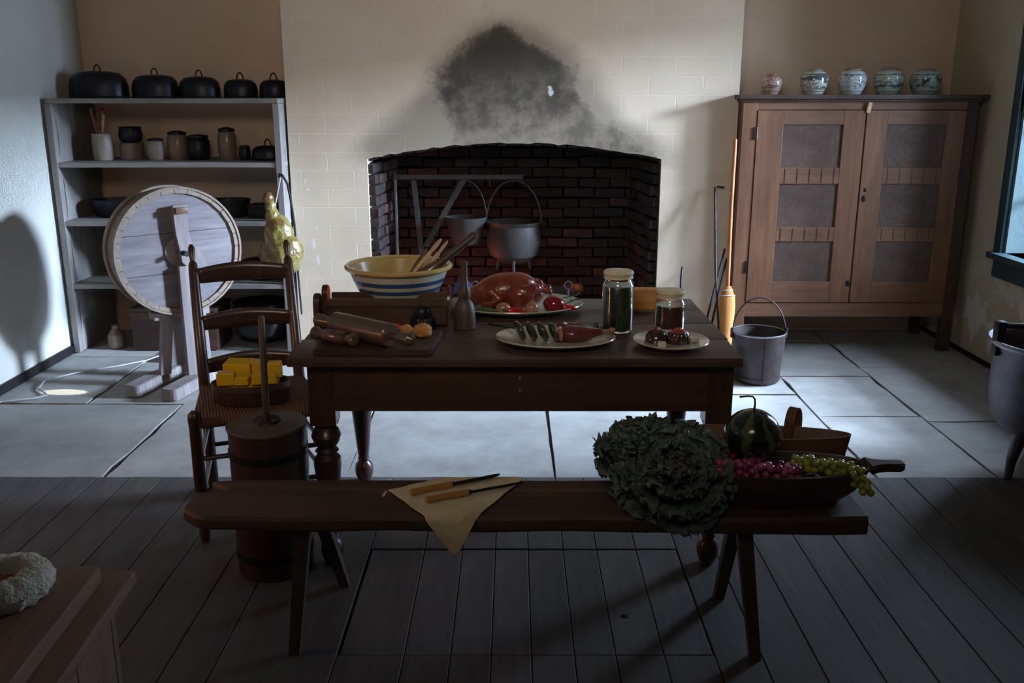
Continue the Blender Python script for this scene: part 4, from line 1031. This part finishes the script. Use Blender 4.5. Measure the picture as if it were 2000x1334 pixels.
def door(x0, x1, px0, px1):
    dz0, dz1 = .302, 1.428; y0, y1 = CYF-.004, CYF+.018
    dname = part('door', MB().box(x0, px0, y0, y1, dz0, dz1, .002).box(px1, x1, y0, y1, dz0, dz1, .002), M['cabinet'], cb_)
    edges = [dz1] + [z for p in PZ for z in p] + [dz0]
    for k in range(0, 8, 2):
        part('rail', MB().box(px0, px1, y0+.001, y1, edges[k+1], edges[k], .0015), M['cabinet_x'], dname)
    for a, b in PZ:
        part('tin_panel', MB().box(-(px1-px0)/2, (px1-px0)/2, 0, .003, -(a-b)/2, (a-b)/2), M['tin_panel'], dname, ((px0+px1)/2, y0+.010, (a+b)/2))
    # small nailed strips on the inner rails
    for k in (1, 2):
        zt, zb = PZ[k-1][1], PZ[k][0]
        n = 5
        for i in range(n):
            x = px0 + .03 + (px1-px0-.06)*i/(n-1)
            part('strip', MB().box(x-.0012, x+.0012, y0-.0012, y0+.001, zb+.006, zt-.006), M['cabinet_side'], dname)
    return dname
dl = door(1.402, 2.020, 1.552, 1.898)
dr_ = door(2.028, 2.598, 2.150, 2.492)
for z in (1.30, .52): part('hinge', MB().box(1.388,1.402,CYF-.008,CYF-.0,z-.035,z+.035,.001).tube([(1.402,CYF-.007,z-.035),(1.402,CYF-.007,z+.035)], .004, 8), M['zinc'], cb_)
part('latch_plate', MB().ball((0,0,0), .016, (.8,.25,1.3), n=14), M['iron'], dr_, (2.055,CYF-.006,.925))
part('latch_plate', MB().ball((0,0,0), .010, (.8,.25,1.2), n=12), M['iron'], dr_, (2.058,CYF-.006,.975))
part('knot', MB().lathe([(0,.002),(.014,.0015),(.016,0)], 14, sy=1.3), M['iron'], dl, (2.008,CYF-.004,.42), (R(90),0,0))
part('turn_button', MB().box(-.012,.012,-.008,0,-.04,.02,.003), M['palewood'], cb_, (2.035,CYF-.006,1.452), (0,R(10),0), label='pale wooden turn button')
# jars on the cabinet
cz = CZT + .0005
for i, (x, r, h, lb, base, ink, st_) in enumerate((
    (1.525,.060,.118,'small pinkish white ginger jar, leftmost on the cupboard',(196,172,156),(110,80,80),.62),
    (1.775,.081,.145,'ginger jar with the darkest blue painting, second from the left on the cupboard',(212,218,210),(34,44,66),.52),
    (2.000,.081,.150,'blue and white ginger jar in the middle of the row on the cupboard',(204,216,216),(70,90,120),.58),
    (2.215,.087,.152,'greenish white ginger jar with a few blue strokes, second from the right on the cupboard',(186,202,192),(40,52,74),.60),
    (2.432,.091,.148,'widest blue-grey ginger jar, rightmost on the cupboard',(176,198,196),(30,46,70),.57))):
    k = h/.15; rr = r
    t = thing('ginger_jar', lb, 'jar', (x, 5.66, cz), R(i*50), 'ginger jars on the cupboard')
    part('jar_body', MB().lathe([(0,.003),(rr*.60,.003),(rr*.62,0),(rr*.68,.003*k),(rr*.78,.02*k),(rr*.93,.05*k),(rr,.085*k),(rr*.97,.108*k),(rr*.80,.128*k),(rr*.52,.138*k)], 40), porcelain('porcelain_glaze', i*1.7+.4, st_, base, ink), t)
    part('lid', MB().lathe([(rr*.50,.136*k),(rr*.56,.139*k),(rr*.54,.146*k),(rr*.3,.1525*k),(0,.154*k)], 32), M['stoneware2'] if i else M['cutmeat'], t)

# ------------------------------------------------------------------ shelf unit
SX0, SX1, SYF, SYB = -2.665, -1.338, 5.40, 5.96
su = thing('shelf_rack', 'pale painted open wooden shelf rack in the left alcove', 'shelf', (0,0,0))
ZS = [1.495, 1.135, .795, .42]
for z in ZS: 
    part('shelf_board', MB().box(SX0+.002, SX1-.002, SYF, SYB, z-.028, z, .003), M['shelf'], su)
for x in (SX0, SX1-.03):
    pl = []
    for i in range(61):
        z = 1.465*i/60; ph = (z-.42)/.36
        cut = .05*max(0, math.sin(PI*((z-.05) % .35)/.35))**.6 if z > .06 else 0
        pl.append((SYF+.04+cut*.6, z))
    poly = pl + [(SYB, 1.465), (SYB, 0)]
    part('side_board', MB().prism(poly, 'x', x+.004, x+.026), M['shelf_z'], su)
    part('stile', MB().box(x-.004, x+.034, SYF-.004, SYF+.045, 0, 1.466, .003), M['shelf_z'], su)
# domed covers on the top shelf
def dome(lbl, x, y, z, rx, ry, h, grp='domed covers on the top shelf'):
    t = thing('dish_cover', lbl, 'dish cover', (x, y, z), 0, grp)
    part('dome', MB().lathe([(0,0),(1.0*rx,0),(1.02*rx,.006),(.97*rx,.012),(.97*rx,h*.45),(.90*rx,h*.74),(.72*rx,h*.92),(.4*rx,h*.99),(0,h)], 40, sy=ry/rx), M['tinware'], t)
    pts = [( .020*math.cos(a), 0, h-.004+.040*math.sin(a)) for a in [R(v) for v in range(-10,191,20)]]
    part('ring_handle', MB().tube(pts, .0045, 8), M['iron'], t)
zt = ZS[0]+.0005
dome('largest dark domed cover with a ring handle, leftmost on the shelf rack', -2.475, 5.70, zt, .178, .13, .155)
dome('second largest dark domed cover, right of the largest on the shelf rack', -2.145, 5.72, zt, .142, .11, .135)
dome('middle-sized dark domed cover at the centre of the top shelf', -1.880, 5.72, zt, .125, .10, .125)
dome('smaller dark domed cover, second from the chimney on the top shelf', -1.635, 5.72, zt, .103, .085, .110)
dome('small dark domed cover half hidden by the chimney edge on the top shelf', -1.44, 5.74, zt, .090, .08, .108)
zb_ = ZS[1]+.0005
dome('low dark domed cover on the middle shelf at its chimney end', -1.48, 5.66, zb_, .10, .085, .085, 'domed covers on the middle shelf')
# utensil crock
def crock(name, lbl, x, y, z, prof, mat, n=32, cat='crock'):
    return solo(name, MB().lathe(prof, n), mat, lbl, cat, (x, y, z))
ck = thing('utensil_jar', 'grey stoneware jar holding wooden utensils at the left end of the middle shelf', 'jar', (-2.465,5.64,zb_))
part('jar_body', MB().lathe([(0,.004),(.05,.004),(.052,0),(.058,.01),(.060,.10),(.056,.14),(.062,.155),(.055,.157),(.050,.14),(.052,.02),(0,.012)], 32), M['stoneware2'], ck)
ul = ['thin pale utensil stick leaning left in the utensil jar','red-brown utensil stick in the middle of the utensil jar','dark red utensil stick leaning back in the utensil jar','pale utensil stick leaning right in the utensil jar','short brown utensil stick at the front of the utensil jar','long tan utensil stick leaning far left in the utensil jar']
for i in range(6):
    a = i*1.05; p0 = (-2.465+.02*math.cos(a), 5.64+.02*math.sin(a), zb_+.016); L = .25+.02*(i%3)
    dx = [-.04,.0,.012,.045,.02,-.045][i]; dy = [.01,.0,.03,0,-.03,-.02][i]
    stick('utensil', ul[i], 'utensil', p0, (p0[0]+dx, p0[1]+dy, p0[2]+L), .004, .009, [M['midwood'],M['sausage'],M['redveg'],M['palewood'],M['midwood'],M['midwood']][i], .5, 8, group='utensils in the jar')
crock('crock', 'short tan stoneware crock carrying a black pot, left on the middle shelf', -2.315, 5.70, zb_, [(0,.0),(.066,0),(.070,.008),(.071,.09),(.064,.10),(0,.10)], M['stoneware'])
pt = thing('black_pot', 'small glossy black pot standing on top of the tan crock', 'pot', (-2.315,5.70,zb_+.1005))
part('pot_body', MB().lathe([(0,0),(.05,0),(.066,.02),(.070,.05),(.062,.085),(.066,.092),(.055,.094),(.05,.08),(0,.075)], 28), M['tinware'], pt)
def lidded(name, lbl, x, y, z, r, h, mb_, ml_, cat='crock'):
    t = thing(name, lbl, cat, (x, y, z))
    part('crock_body', MB().lathe([(0,0),(r*.82,0),(r*.86,.005),(r,h*.3),(r,h*.75),(r*.8,h*.9),(0,h*.9)], 30), mb_, t)
    part('lid', MB().lathe([(r*.8,h*.88),(r*.9,h*.9),(r*.88,h*.98),(r*.3,h*1.03),(0,h*1.04)], 30), ml_, t)
    return t
lidded('lidded_crock', 'pale stoneware crock with a dark cloth-like lid, third from the left on the middle shelf', -2.155,5.66,zb_,.052,.125,M['stoneware2'],M['iron'])
c2 = lidded('storage_jar', 'dark jug with a wide lid beside the pale stoneware crock', -2.035,5.70,zb_,.062,.165,M['stoneware'],M['tinware'],'jug')
part('handle', MB().tube([(.055,0,.13),(.085,0,.12),(.088,0,.08),(.06,0,.05)], .007, 8), M['tinware'], c2)
lidded('dark_jar', 'blue-black lidded jar in the middle of the middle shelf', -1.90,5.67,zb_,.068,.145,M['tinware'],M['iron'],'jar')
lidded('tall_jar', 'tall tan jar right of the blue-black jar on the middle shelf', -1.735,5.70,zb_,.055,.185,M['stoneware'],M['iron'],'jar')
lidded('small_jar', 'small dark glass jar before the low domed cover on the middle shelf', -1.615,5.64,zb_,.035,.085,M['tinware'],M['iron'],'jar')
zc_ = ZS[2]+.0005
def openpan(name, lbl, x, y, z, rx, ry, h, mat, cat, rz=0):
    return solo(name, trough_mesh(rx, ry, h, .006, rx*.85, ry*.8), mat, lbl, cat, (x, y, z), (0,0,rz))
openpan('long_pan', 'long dark roasting pan on the lower shelf behind the wooden drum', -2.32,5.66,zc_,.27,.14,.105,M['tinware'],'pan')
openpan('deep_pan', 'deep black pan on the lower shelf right of the wooden drum', -1.74,5.66,zc_,.13,.11,.105,M['iron'],'pan')
lb = thing('lidded_tin', 'low dark rectangular tin on the lower shelf behind the hanging ham', 'tin', (-1.50,5.64,zc_))
part('tin_body', MB().box(-.10,.10,-.08,.08,0,.06,.006), M['tinware'], lb); part('lid', MB().box(-.103,.103,-.083,.083,.0605,.078,.004), M['iron'], lb)
zd_ = ZS[3]+.0005
dw = thing('dutch_oven', 'black cast iron lidded oven on the bottom shelf behind the chair', 'pot', (-1.55,5.62,zd_))
part('pot_body', MB().lathe([(0,0),(.10,0),(.125,.03),(.13,.09),(0,.09)], 32), M['iron'], dw)
part('lid', MB().lathe([(.134,.090),(.134,.102),(.10,.118),(.03,.125),(0,.125)], 40, flute=.03, nf=20), M['iron'], dw)
part('handle', MB().tube([(-.02,0,.12),(-.02,0,.14),(0,0,.15),(.02,0,.14),(.02,0,.12)], .004, 8), M['iron'], dw)
openpan('shallow_pan', 'shallow dark pan on the bottom shelf beside the lidded oven', -1.88,5.60,zd_,.15,.11,.06,M['iron'],'pan')
# floor under the rack
bx_ = thing('wooden_chest', 'dark wooden box on the floor under the shelf rack, behind the drum stand', 'box', (-2.06,5.60,0))
part('chest_body', MB().box(-.27,.25,-.15,.15,0,.24,.005), M['apron'], bx_)
part('lid', MB().box(-.275,.255,-.155,.155,.241,.262,.004), M['darkwood'], bx_)
kt = thing('iron_kettle', 'large black iron cauldron on the floor under the right end of the shelf rack', 'cauldron', (-1.57,5.62,0))
part('pot_body', MB().lathe([(0,.03),(.08,.035),(.16,.08),(.185,.16),(.17,.24),(.165,.26),(.178,.272),(.166,.275),(.15,.25),(.165,.16),(.14,.09),(0,.05)], 36), M['iron'], kt)
for i in range(3):
    a = R(30+120*i); part('leg', MB().tube([(.09*math.cos(a),.09*math.sin(a),.06),(.11*math.cos(a),.11*math.sin(a),0)], [.015,.009], 8), M['iron'], kt)
jg = solo('glass_jug', MB().lathe([(0,0),(.04,0),(.05,.02),(.05,.08),(.02,.12),(.024,.14),(.018,.14),(.015,.12),(.045,.08),(.045,.02),(0,.006)], 24), M['stoneware'], 'small grey jug on the floor by the left foot of the shelf rack', 'jug', (-2.46,5.52,0))

# ham
hm = thing('hanging_ham', 'glossy yellow-brown ham hanging by a string at the right post of the shelf rack', 'ham', (-1.345,5.26,.515))
o = part('ham_meat', MB().ball((.012,0,.115), .122, (1.0,.8,1.05), n=26, amp=.16, fr=4, seed=2).ball((-.002,0,.225), .086, (1,.85,1.35), n=22, amp=.12, fr=5).ball((-.03,0,.32), .044, (1,1,1.5), n=16), M['ham'], hm); remesh(o, .006, 4)
o = part('shank', MB().ball((-.038,0,.385), .033, (.95,.9,1.2), n=18, amp=.2, fr=5).ball((-.048,0,.43), .031, (1,1,1.1), n=18, amp=.25, fr=5), M['ham'], hm)
part('string', MB().tube([(-.035,0,.33),(-.02,-.0,.345),(-.008,.0,.40),(.005,.06,.50),(.008,.09,.545)], .003, 6).lathe([(.030,-.004),(.033,0),(.030,.004)], 20, c=(-.034,0,.335), closed=True), M['ham_string'], hm)
hk = thing('iron_hook', 'long black curved iron hook on the right post of the shelf rack, holding the ham', 'hook', (-1.345,5.37,0))
part('hook_rod', MB().tube([(-.0,-.0,1.06),(.0,-.02,1.075),(.018,-.02,1.07),(.045,-.02,1.02),(.062,-.02,.9),(.072,-.02,.78),(.075,-.02,.5),(.082,-.02,.25)], [.004,.006,.007,.007,.006,.006,.006,.005], 8), M['iron'], hk)
part('nail', MB().tube([(0,.03,1.06),(0,-.02,1.06)], .005, 8), M['iron'], hk)

# ------------------------------------------------------------------ drum
DC = (-1.745, 4.775, 0); dth = R(40)
dm = thing('drum_churn', 'big round grey wooden drum upright on a post stand beside the left wall', 'drum', DC, dth)
DZ = .72; DR = .325
def ringm(r0, r1, y0, y1, n=64):
    m_ = MB(); vs = []; fs = []
    for i in range(n):
        a = 2*PI*i/n
        for r, y in ((r0,y0),(r1,y0),(r1,y1),(r0,y1)): vs.append((r*math.cos(a), y, DZ+r*math.sin(a)))
    for i in range(n):
        j = (i+1)%n
        for k in range(4): l = (k+1)%4; fs.append([i*4+k, j*4+k, j*4+l, i*4+l])
    return m_._add(vs, fs)
# staves of the drum rim
for i in range(28):
    a0 = 2*PI*i/28+.004; a1 = 2*PI*(i+1)/28-.004; vs = []
    for a in (a0, a1):
        for r in (DR-.022, DR): 
            for y in (0, .165): vs.append((r*math.cos(a), y, DZ+r*math.sin(a)))
    part('stave', MB()._add(vs, [[0,1,3,2],[4,6,7,5],[0,4,5,1],[2,3,7,6],[0,2,6,4],[1,5,7,3]]), M['drum_rim'], dm)
part('front_hoop', ringm(DR+.0005, DR+.011, -.006, .028), M['drum_rim'], dm)
part('back_hoop', ringm(DR+.0005, DR+.011, .128, .170), M['drum_rim'], dm)
for (z0, z1) in ((-.303,-.11),(-.11,.10),(.10,.303)):   # face boards
    poly = []
    rr = DR-.023
    N = 14
    up = []
    for i in range(N+1):
        z = z0+.0015 + (z1-z0-.003)*i/N; xx = math.sqrt(max(rr*rr-z*z, 1e-6)); up.append((xx, DZ+z))
    poly = up + [(-x, z) for x, z in reversed(up)]
    part('face_board', MB().prism(poly, 'y', .014, .03), M['drum'], dm)
    part('back_board', MB().prism(poly, 'y', .14, .155), M['drum'], dm)
part('hub', ringm(.006, .075, .004, .0135, 40), M['drum_z'], dm)
part('axle', MB().tube([(0,-.10,DZ),(0,.24,DZ)], .014, 12), M['iron'], dm)
crk = [(-.035,.245),(.040,.25),(.040,.18),(.036,.12),(.046,.06),(.068,.02),(.098,-.005),(.112,-.04),(.118,-.078),(.02,-.085),(-.012,-.05),(-.02,.02),(-.032,.10),(-.035,.17)]
part('crank', MB().prism([(x, DZ+z) for x, z in crk], 'y', -.050, -.022, .003), M['drum_z'], dm)
part('crank_peg', MB().box(-.028,.034,-.075,-.05,DZ+.205,DZ+.235,.004), M['midwood'], dm, label='orange-brown end of the crank')
part('front_post', MB().box(-.03,.055,-.052,-.014,.06,DZ-.07,.004), M['drum_z'], dm)
part('rear_post', MB().box(-.04,.045,.19,.228,.06,DZ+.05,.004), M['drum_z'], dm)
part('brace', bar((-.115,.07,.06), (-.075,.07,.39), .028, .02, .028, .02), M['drum_z'], dm)
part('brace', bar((.125,.10,.06), (.115,.10,.39), .026, .02, .026, .02), M['drum_z'], dm)
part('cross_beam', MB().box(-.15,.15,.045,.13,.36,.40,.004), M['drum_z'], dm)
for (x, y, L, lz) in ((0.0,-.06,.46,0), (-.13,.12,.44,0)):
    bmx = MB().prism([(-L*.5+.02*math.cos(a)-.02, .045*math.sin(a)) for a in [R(v) for v in range(270,89,-30)]] + [(L*.5,.045),(L*.5,-.045)], 'z', 0, .062, .004)
    part('foot_beam', bmx, M['drum_z'], dm, (x, y, 0), (0,0,R(38)))

# ------------------------------------------------------------------ cable
solo('cable', MB().tube([(-2.10,5.42,.01),(-2.11,5.33,.006),(-2.16,5.20,.006),(-2.28,5.08,.006),(-2.40,5.0,.006),(-2.47,4.93,.006),(-2.56,4.80,.006),(-2.52,4.66,.006),(-2.42,4.55,.006),(-2.46,4.50,.006),(-2.60,4.44,.006),(-2.66,4.30,.006)], .0045, 8), M['cable'], 'thin white cable snaking along the stone floor by the left wall', 'cable')

# ------------------------------------------------------------------ bucket
bk_ = thing('pail', 'worn metal pail with a raised wire handle on the stone floor before the cupboard', 'bucket', (1.335,4.86,0))
part('pail_body', MB().lathe([(0,.008),(.118,.008),(.121,0),(.124,.004),(.142,.268),(.139,.268),(.120,.014),(0,.014)], 40), M['zinc'], bk_)
part('rim', MB().lathe([(.1405,.264),(.145,.266),(.146,.272),(.142,.275),(.138,.272)], 40, closed=True), M['rim_zinc'], bk_)
part('band', MB().lathe([(.1245,.010),(.127,.010),(.1283,.03),(.1258,.03)], 40, closed=True), M['zinc'], bk_)
part('seam', MB().box(-.003,.003,-.005,.0,.02,.26), M['zinc'], bk_, (.0,-.1305,0), (R(3.8),0,0))
hp = [(.143*math.cos(a), .03*math.sin(a), .265+.185*math.sin(a)) for a in [R(v) for v in range(0,181,9)]]
part('bail', MB().tube(hp, .0038, 8), M['iron'], bk_)
for s_ in (-1,1): part('ear', MB().box(-.006,.006,-.012,.012,.235,.29,.003), M['iron'], bk_, (s_*.148,0,0))

# ------------------------------------------------------------------ big kettle right
bk2 = thing('large_kettle', 'large grey metal kettle on legs cut by the right edge of the picture', 'kettle', (2.20,3.55,0))
part('kettle_body', MB().lathe([(0,.14),(.10,.15),(.19,.18),(.235,.24),(.25,.33),(.255,.50),(.268,.545),(.262,.548),(.246,.50),(.240,.33),(.22,.25),(0,.16)], 56), M['chrome'], bk2)
part('rim', MB().lathe([(.262,.540),(.276,.542),(.282,.552),(.276,.562),(.264,.560),(.258,.550)], 56, closed=True), M['rim_zinc'], bk2)
for a in (R(200), R(320), R(80)):
    part('leg', MB().tube([(.17*math.cos(a),.17*math.sin(a),.19),(.20*math.cos(a),.20*math.sin(a),.08),(.205*math.cos(a),.205*math.sin(a),0)], [.03,.02,.014], 12), M['chrome'], bk2)
part('bail', MB().tube([(-.245,.02,.56),(-.25,.02,.60),(-.235,.02,.62),(-.1,.02,.618),(.1,.02,.618),(.235,.02,.62),(.25,.02,.60),(.245,.02,.56)], [.01,.013,.012,.010,.010,.012,.013,.01], 10), M['iron'], bk2)
part('ear', MB().box(-.022,.012,-.02,.02,.50,.64,.006), M['iron'], bk2, (-.255,.02,0))

# ------------------------------------------------------------------ broom and fire irons
br = thing('broom', 'straw broom with an orange wooden handle leaning beside the cupboard', 'broom', (1.262,5.30,0), (R(-4.5), 0, 0))
part('handle', MB().tube([(0,0,.42),(0,0,.9),(.008,0,1.27),(.008,0,1.275)], [.011,.0115,.011,.006], 12), M['broomwood'], br)
part('bristles', MB().lathe([(0,.012),(.030,.012),(.034,.06),(.040,.20),(.046,.30),(.044,.36),(.026,.41),(.020,.425),(0,.43)], 40, flute=.05, nf=24, sy=.7), M['straw'], br)
for z in (.40, .37): part('binding', MB().lathe([(.030 if z > .39 else .043, z),(.034 if z > .39 else .047, z+.003),(.030 if z > .39 else .043, z+.006)], 24, closed=True, sy=.75), M['ham_string'], br)
def rod(name, lbl, cat, pts, r):
    p0 = Vector(pts[0]); solo(name, MB().tube([Vector(p)-p0 for p in pts], r, 8), M['iron'], lbl, cat, p0, group='fire irons beside the hearth')
rod('fire_hook', 'upright black fire iron with a bent top leaning left of the broom', 'fire iron', [(1.225,5.26,0),(1.20,5.40,.5),(1.19,5.50,.985),(1.21,5.50,.99),(1.245,5.505,.985)], .0065)
rod('poker', 'black fire iron leaning slantwise behind the broom, its foot nearest the hearth', 'fire iron', [(1.08,5.22,0),(1.16,5.36,.25),(1.27,5.50,.62)], .0065)
rod('poker', 'black fire iron leaning slantwise, closer to the broom than its twin', 'fire iron', [(1.12,5.20,0),(1.185,5.34,.22),(1.285,5.505,.56)], .0065)
rod('short_poker', 'short curved black fire iron standing left of the others near the hearth opening', 'fire iron', [(1.01,5.30,0),(1.0,5.40,.25),(1.01,5.47,.45),(1.02,5.50,.51)], .0075)
lp = thing('ladle', 'small steel ladle with a looped rim leaning on the wall behind the table corner', 'ladle', (1.115,5.05,.0))
part('ladle_bowl', MB().lathe([(0,0),(.05,.004),(.075,.02),(.082,.05),(.078,.05),(.07,.022),(0,.006)], 28), M['rim_zinc'], lp)
part('handle', MB().tube([(.082*math.cos(a), 0, .05+.16*math.sin(a)) for a in [R(v) for v in range(0,181,12)]], .006, 8), M['rim_zinc'], lp)

# ------------------------------------------------------------------ fireplace contents
cr = thing('fireplace_crane', 'black iron swinging crane with a slanting brace inside the fireplace', 'crane', (0,0,0))
part('crane_post', MB().tube([(-.745,5.83,0),(-.745,5.83,1.05)], .014, 10), M['iron2'], cr)
part('crane_arm', MB().box(-.75,.06,5.815,5.845,1.005,1.035,.002), M['iron2'], cr)
part('crane_brace', bar((-.56,5.83,.58), (-.31,5.83,1.005), .020,.01,.020,.01), M['iron2'], cr)
part('crane_brace', bar((-.575,5.83,.40), (-.625,5.83,1.0), .016,.01,.016,.01), M['iron2'], cr)
def cauldron(lbl, x, y, z, r, h, bailh, legs=True, mat='iron2'):
    t = thing('cauldron', lbl, 'cauldron', (x, y, z), 0, 'pots hanging in the fireplace')
    part('pot_body', MB().lathe([(0,0),(r*.5,.01),(r*.85,h*.2),(r,h*.5),(r*.93,h*.8),(r*.90,h*.9),(r*1.0,h),(r*.95,h),(r*.85,h*.88),(r*.9,h*.5),(0,h*.1)], 40), M[mat], t)
    if legs:
        for i in range(3):
            a = R(30+120*i); part('leg', MB().tube([(r*.6*math.cos(a),r*.6*math.sin(a),h*.15),(r*.72*math.cos(a),r*.72*math.sin(a),-.05)], [.013,.008], 8), M[mat], t)
    part('bail', MB().tube([(r*math.cos(a), 0, h*.95+bailh*math.sin(a)) for a in [R(v) for v in range(0,181,12)]], .006, 8), M[mat], t)
cauldron('big round grey cauldron with a high wire handle hanging in the fireplace centre', .0, 5.86, .47, .175, .27, .27)
t = thing('iron_bucket', 'tapered iron kettle hanging left of the big cauldron in the fireplace', 'kettle', (-.30,5.84,.60))
part('pot_body', MB().lathe([(0,0),(.085,0),(.095,.02),(.13,.17),(.124,.17),(.09,.03),(0,.012)], 36), M['iron2'], t)
part('bail', MB().tube([(.127*math.cos(a), 0, .16+.235*math.sin(a)) for a in [R(v) for v in range(0,181,12)]], .005, 8), M['iron2'], t)
for i, (x, lbl) in enumerate(((-.30,'iron hook on the crane carrying the tapered kettle'), (.0,'iron hook on the crane carrying the big cauldron'), (-.15,'empty iron hook hanging from the crane between the two kettles'))):
    solo('pot_hook', MB().tube([(0,-.015,.035),(0,.0,.045),(0,.018,.03),(0,.018,-.0),(0,0,-.03),(0,-.012,-.045),(0,0,-.06),(0,.012,-.05)] if i == 2 else [(0,-.017,.02),(0,0,.032),(0,.019,.02),(0,.017,-.012),(0,0,-.03),(0,-.01,-.02)], .004, 8), M['iron2'], lbl, 'hook', (x, 5.83, 1.018))
for i, x in enumerate((-.24, .34)):
    t = thing('andiron', ['ring-topped andiron on the left of the hearth','ring-topped andiron on the right of the hearth'][i], 'andiron', (x,5.66,0))
    part('post', MB().tube([(0,0,.0),(0,0,.34)], [.014,.010], 10), M['iron2'], t)
    part('ring', MB().tube([(.024*math.cos(R(v)), 0, .364+.024*math.sin(R(v))) for v in range(0,361,24)], .006, 8, cap=False), M['iron2'], t)
    part('foot', MB().tube([(-.07,0,0),(-.05,0,.03),(0,0,.06),(.05,0,.03),(.07,0,0)], .009, 8), M['iron2'], t)
    part('log_bar', MB().box(-.01,.01,0,.38,.09,.11,.002), M['iron2'], t)
logs = [((-.36,5.85,.16),(.48,5.88,.16),.05,'charred log lying lowest and farthest left on the andirons'), ((-.34,5.96,.165),(.50,5.97,.165),.048,'charred log behind the lowest one at the back of the andirons'), ((.02,5.80,.27),(.44,6.0,.27),.045,'greyish split log on top of the others, right of the roast bird')]
for a, b, r, lbl in logs:
    a = Vector(a); b = Vector(b); n = 8
    solo('log', MB().tube([(b-a)*k/n + Vector((0,0,.006*noise.noise(Vector((k*.9,r*50,0))))) for k in range(n+1)], [r*(1+.12*noise.noise(Vector((k,r*90,3)))) for k in range(n+1)], 14), M['log'], lbl, 'log', a, group='logs in the fireplace')

# ------------------------------------------------------------------ foreground table corner
fc = thing('work_table', 'rough pine work table corner at the lower left of the picture', 'table', (-.745,1.64,0), R(3))
part('table_top', MB().box(-.75,0,-.95,0,.572,.60,.004), M['counter'], fc)
part('side_panel', MB().box(-.70,-.035,-.06,-.035,.02,.572,.003), M['counter_z'], fc)
for i in range(5):
    y0 = -.06-.16*i; part('side_board', MB().box(-.06,-.035,y0-.158,y0,.02,.572,.002), M['counter_z'], fc)
fb2 = solo('bread_board', MB().box(-.62,0,-.72,0,0,.035,.004), M['counter'], 'thick pine board lying on the work table under the floury pie', 'board', (-.79,1.592,.6005), (0,0,R(3)))
pie = thing('floury_pie', 'round white crusty pie with amber filling on the pine board', 'pie', (-.915,1.478,.636))
pr = MB()
def pf(u, v):
    a = 2*PI*u; w_ = 2*PI*v; R0, r0 = .056, .031
    n_ = noise.noise(Vector((math.cos(a)*5, math.sin(a)*5, w_*1.2)))*.006 + noise.noise(Vector((math.cos(a)*22, math.sin(a)*22, w_*3)))*.004
    rr = r0+n_; return ((R0+rr*math.cos(w_))*math.cos(a), (R0+rr*math.cos(w_))*math.sin(a), .024+rr*.9*math.sin(w_))
part('crust', pr.grid(pf, 90, 24), M['flour'], pie, ang=80)
part('filling', MB().lathe([(0,.030),(.03,.030),(.055,.028)], 28), M['jam'], pie)
